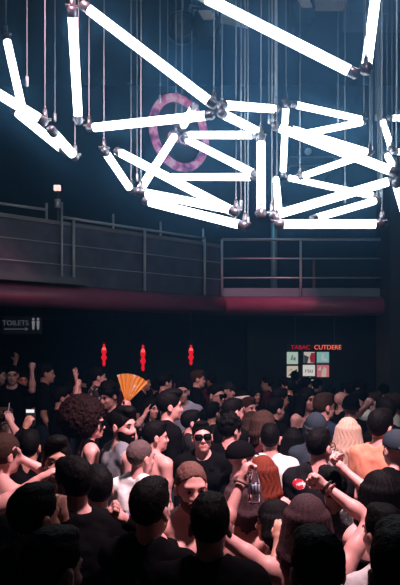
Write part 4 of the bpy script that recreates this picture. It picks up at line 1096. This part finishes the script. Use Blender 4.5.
P(212, 402, 6.5, 40, 'person with black hair behind the sunglasses wearer, in charcoal', 'short', 'black', 'tee', 'charcoal', 'tan')

# dark figures filling the last rows: the same few bodies again
base = [P(295, 371, 10.6, 0, 'dark figure standing in the unlit back rows of the crowd', 'short', 'black', 'tee', 'black', 'tan', group='dark figures in the back rows'),
        P(317, 379, 10.3, 60, 'dark figure standing in the unlit back rows of the crowd', 'tousled', 'black', 'tee', 'charcoal', 'tan', group='dark figures in the back rows'),
        P(255, 388, 8.6, 150, 'dark figure standing in the unlit back rows of the crowd', 'bob', 'black', 'tee', 'black', 'tan', True, group='dark figures in the back rows'),
        P(120, 376, 9.6, -60, 'dark figure standing in the unlit back rows of the crowd', 'crop', 'black', 'tee', 'maroon', 'tan', group='dark figures in the back rows')]
rng = random.Random(4)
for i, (px, d) in enumerate(((283, 10.0), (330, 9.3), (345, 10.4), (268, 9.4), (361, 8.8), (384, 9.6), (398, 8.4), (306, 8.9), (289, 8.2), (322, 8.0), (240, 9.6), (212, 10.0), (180, 9.7), (156, 9.9),
                         (135, 10.3), (105, 10.2), (83, 9.6), (60, 9.8), (36, 10.3), (4, 9.9), (350, 8.1), (271, 7.7), (85, 8.6))):
    src = base[i % 4]['root']
    c = src.copy(); COL.objects.link(c)
    c.location = ((px - 200) / F * d, d, floor_at(d)); c.rotation_euler = (0, 0, rng.uniform(-1.5, 1.5)); k = rng.uniform(0.95, 1.02) ; c.scale = (k, k, k)
    for ch in list(src.children):
        q = ch.copy(); q.parent = c; COL.objects.link(q)
        for g in ch.children:
            g2 = g.copy(); g2.parent = q; COL.objects.link(g2)
    PEOPLE.append(dict(root=c, s=1, X=c.location.x, d=d, label=c['label']))

# ---------------------------------------------------------------- things held or worn on the wrist
def hand_point(rec, side, a, b, c):
    """point in the hand's frame: a toward the thumb, b along the hand, c out of the palm"""
    S, E, Wd, hd, HR = rec['arm'][side]
    return rec['world'](Wd + HR @ (V3(a, b, c)))
GLASS = mat('clear_plastic', (0.86, 0.92, 0.97), 0.08, trans=1.0); MATS['clear_plastic'].node_tree.nodes['Principled BSDF'].inputs['IOR'].default_value = 1.2
q = hand_point(woman, -1, 0, 0.085, 0.032)
t = tag(empty('water_bottle', q + Vector((0.012, 0, -0.155))), 'small clear plastic bottle hanging from the raised hand', 'bottle')
obj('body', add_lathe(new(), [(0.024, 0), (0.027, 0.008), (0.027, 0.04), (0.025, 0.05), (0.027, 0.06), (0.027, 0.10), (0.02, 0.125), (0.012, 0.14), (0.012, 0.155)], None, 22), GLASS, t, True)
obj('label', add_lathe(new(), [(0.0275, 0.045), (0.0282, 0.047), (0.0282, 0.085), (0.0275, 0.087)], None, 22), ramp_mat('bottle_label', 'wave', 22, [(0.2, (0.05, 0.09, 0.16)), (0.6, (0.5, 0.56, 0.66))]), t, True)
obj('cap', add_lathe(new(), [(0.014, 0.152), (0.014, 0.168), (0.012, 0.17)], None, 18), mat('bottle_cap', (0.7, 0.75, 0.8), 0.4), t, True)
# wrist bands stay parts of the person who wears them
def bracelet(rec, side, off, m, r=0.034):
    S, E, Wd, hd, HR = rec['arm'][side]
    s = rec['s']; d = (Wd - E) / np.linalg.norm(Wd - E); c = (Wd - d * off) * s
    M = Matrix.Translation(Vector(c)) @ Vector((0, 1, 0)).rotation_difference(Vector(d)).to_matrix().to_4x4()
    obj('bracelet', torus_bm(r * s, 0.0045, 28, 8, M), m, rec['root'], True)
bracelet(woman, 1, 0.0, BLACK); bracelet(woman, 1, 0.022, mat('bead_brown', (0.16, 0.06, 0.05), 0.4)); bracelet(woman, -1, 0.0, BLACK)
# phone
q = hand_point(phone_man, -1, 0.01, 0.10, 0.03)
t = tag(empty('phone', q), 'phone with a bright white screen held up in the dark', 'phone')
obj('case', add_box(new(), (-0.036, 0.0, -0.05), (0.036, 0.009, 0.075)), BLACK, t)
obj('screen', add_box(new(), (-0.031, -0.003, 0.045), (0.031, 0.0, 0.07)), emission('phone_white', (0.95, 0.92, 0.95), 1.0), t)
obj('camera', add_box(new(), (-0.03, 0.009, 0.045), (-0.005, 0.012, 0.07)), DARK_METAL, t)
# drink glass of the person at the left edge
rec = [p for p in PEOPLE if 'lifting a drink' in p['label']][0]
q = hand_point(rec, 1, 0, 0.08, 0.035)
t = tag(empty('drink_glass', q + Vector((0, 0, -0.05))), 'small tumbler held up at the left edge of the crowd', 'glass')
obj('tumbler', add_lathe(new(), [(0.028, 0), (0.034, 0.11), (0.032, 0.11), (0.026, 0.006)], None, 20), GLASS, t, True)
obj('straw', add_tube(new(), [(0, 0, 0.01), (0.02, 0, 0.17)], 0.003, 6), mat('straw', (0.85, 0.8, 0.8), 0.5), t)
# orange hand fan
q = hand_point(fan_man, -1, 0, 0.08, 0.03)
t = tag(empty('hand_fan', q), 'open orange hand fan with white patches held above the crowd', 'fan')
ORANGE = ramp_mat('fan_paper', 'noise', 7, [(0.40, (0.85, 0.36, 0.06)), (0.56, (0.85, 0.38, 0.08)), (0.62, (0.85, 0.78, 0.74))])
bm = new(); n = 14; R0, R1 = 0.05, 0.31; fr, bk = [], []
for k in range(n + 1):
    a = math.radians(45 + 62 * k / n); y = 0.008 * (1 if k % 2 else -1)
    for r_ in (R0, R1):
        fr.append(bm.verts.new((math.cos(a) * r_, y, math.sin(a) * r_))); bk.append(bm.verts.new((math.cos(a) * r_, y + 0.003, math.sin(a) * r_)))
for k in range(n):
    a, b, c, d = 2 * k, 2 * k + 1, 2 * k + 3, 2 * k + 2
    bm.faces.new((fr[a], fr[d], fr[c], fr[b])); bm.faces.new((bk[a], bk[b], bk[c], bk[d])); bm.faces.new((fr[b], fr[c], bk[c], bk[b])); bm.faces.new((fr[a], bk[a], bk[d], fr[d]))
obj('paper_leaf', bm, ORANGE, t)
for k in range(0, 8):
    a = math.radians(45 + 62 * k / 7)
    obj('rib', add_tube(new(), [(0, 0.012, 0), (math.cos(a) * 0.30, 0.012, math.sin(a) * 0.30)], 0.0035, 6), mat('fan_rib', (0.5, 0.2, 0.07), 0.5), t)
if os.environ.get('CHK'):
    for i, a in enumerate(PEOPLE):
        for b in PEOPLE[i + 1:]:
            dd = math.hypot(a['X'] - b['X'], (a['d'] - b['d']) * 1.35)
            if dd < 0.33: print('CLOSE %.2f %s (%.1f) | %s (%.1f)' % (dd, a['label'][:34], a['d'], b['label'][:34], b['d']))
    for a in PEOPLE:
        if 'H' in a: print('H %.2f d %.2f %s' % (a['H'], a['d'], a['label'][:40]))
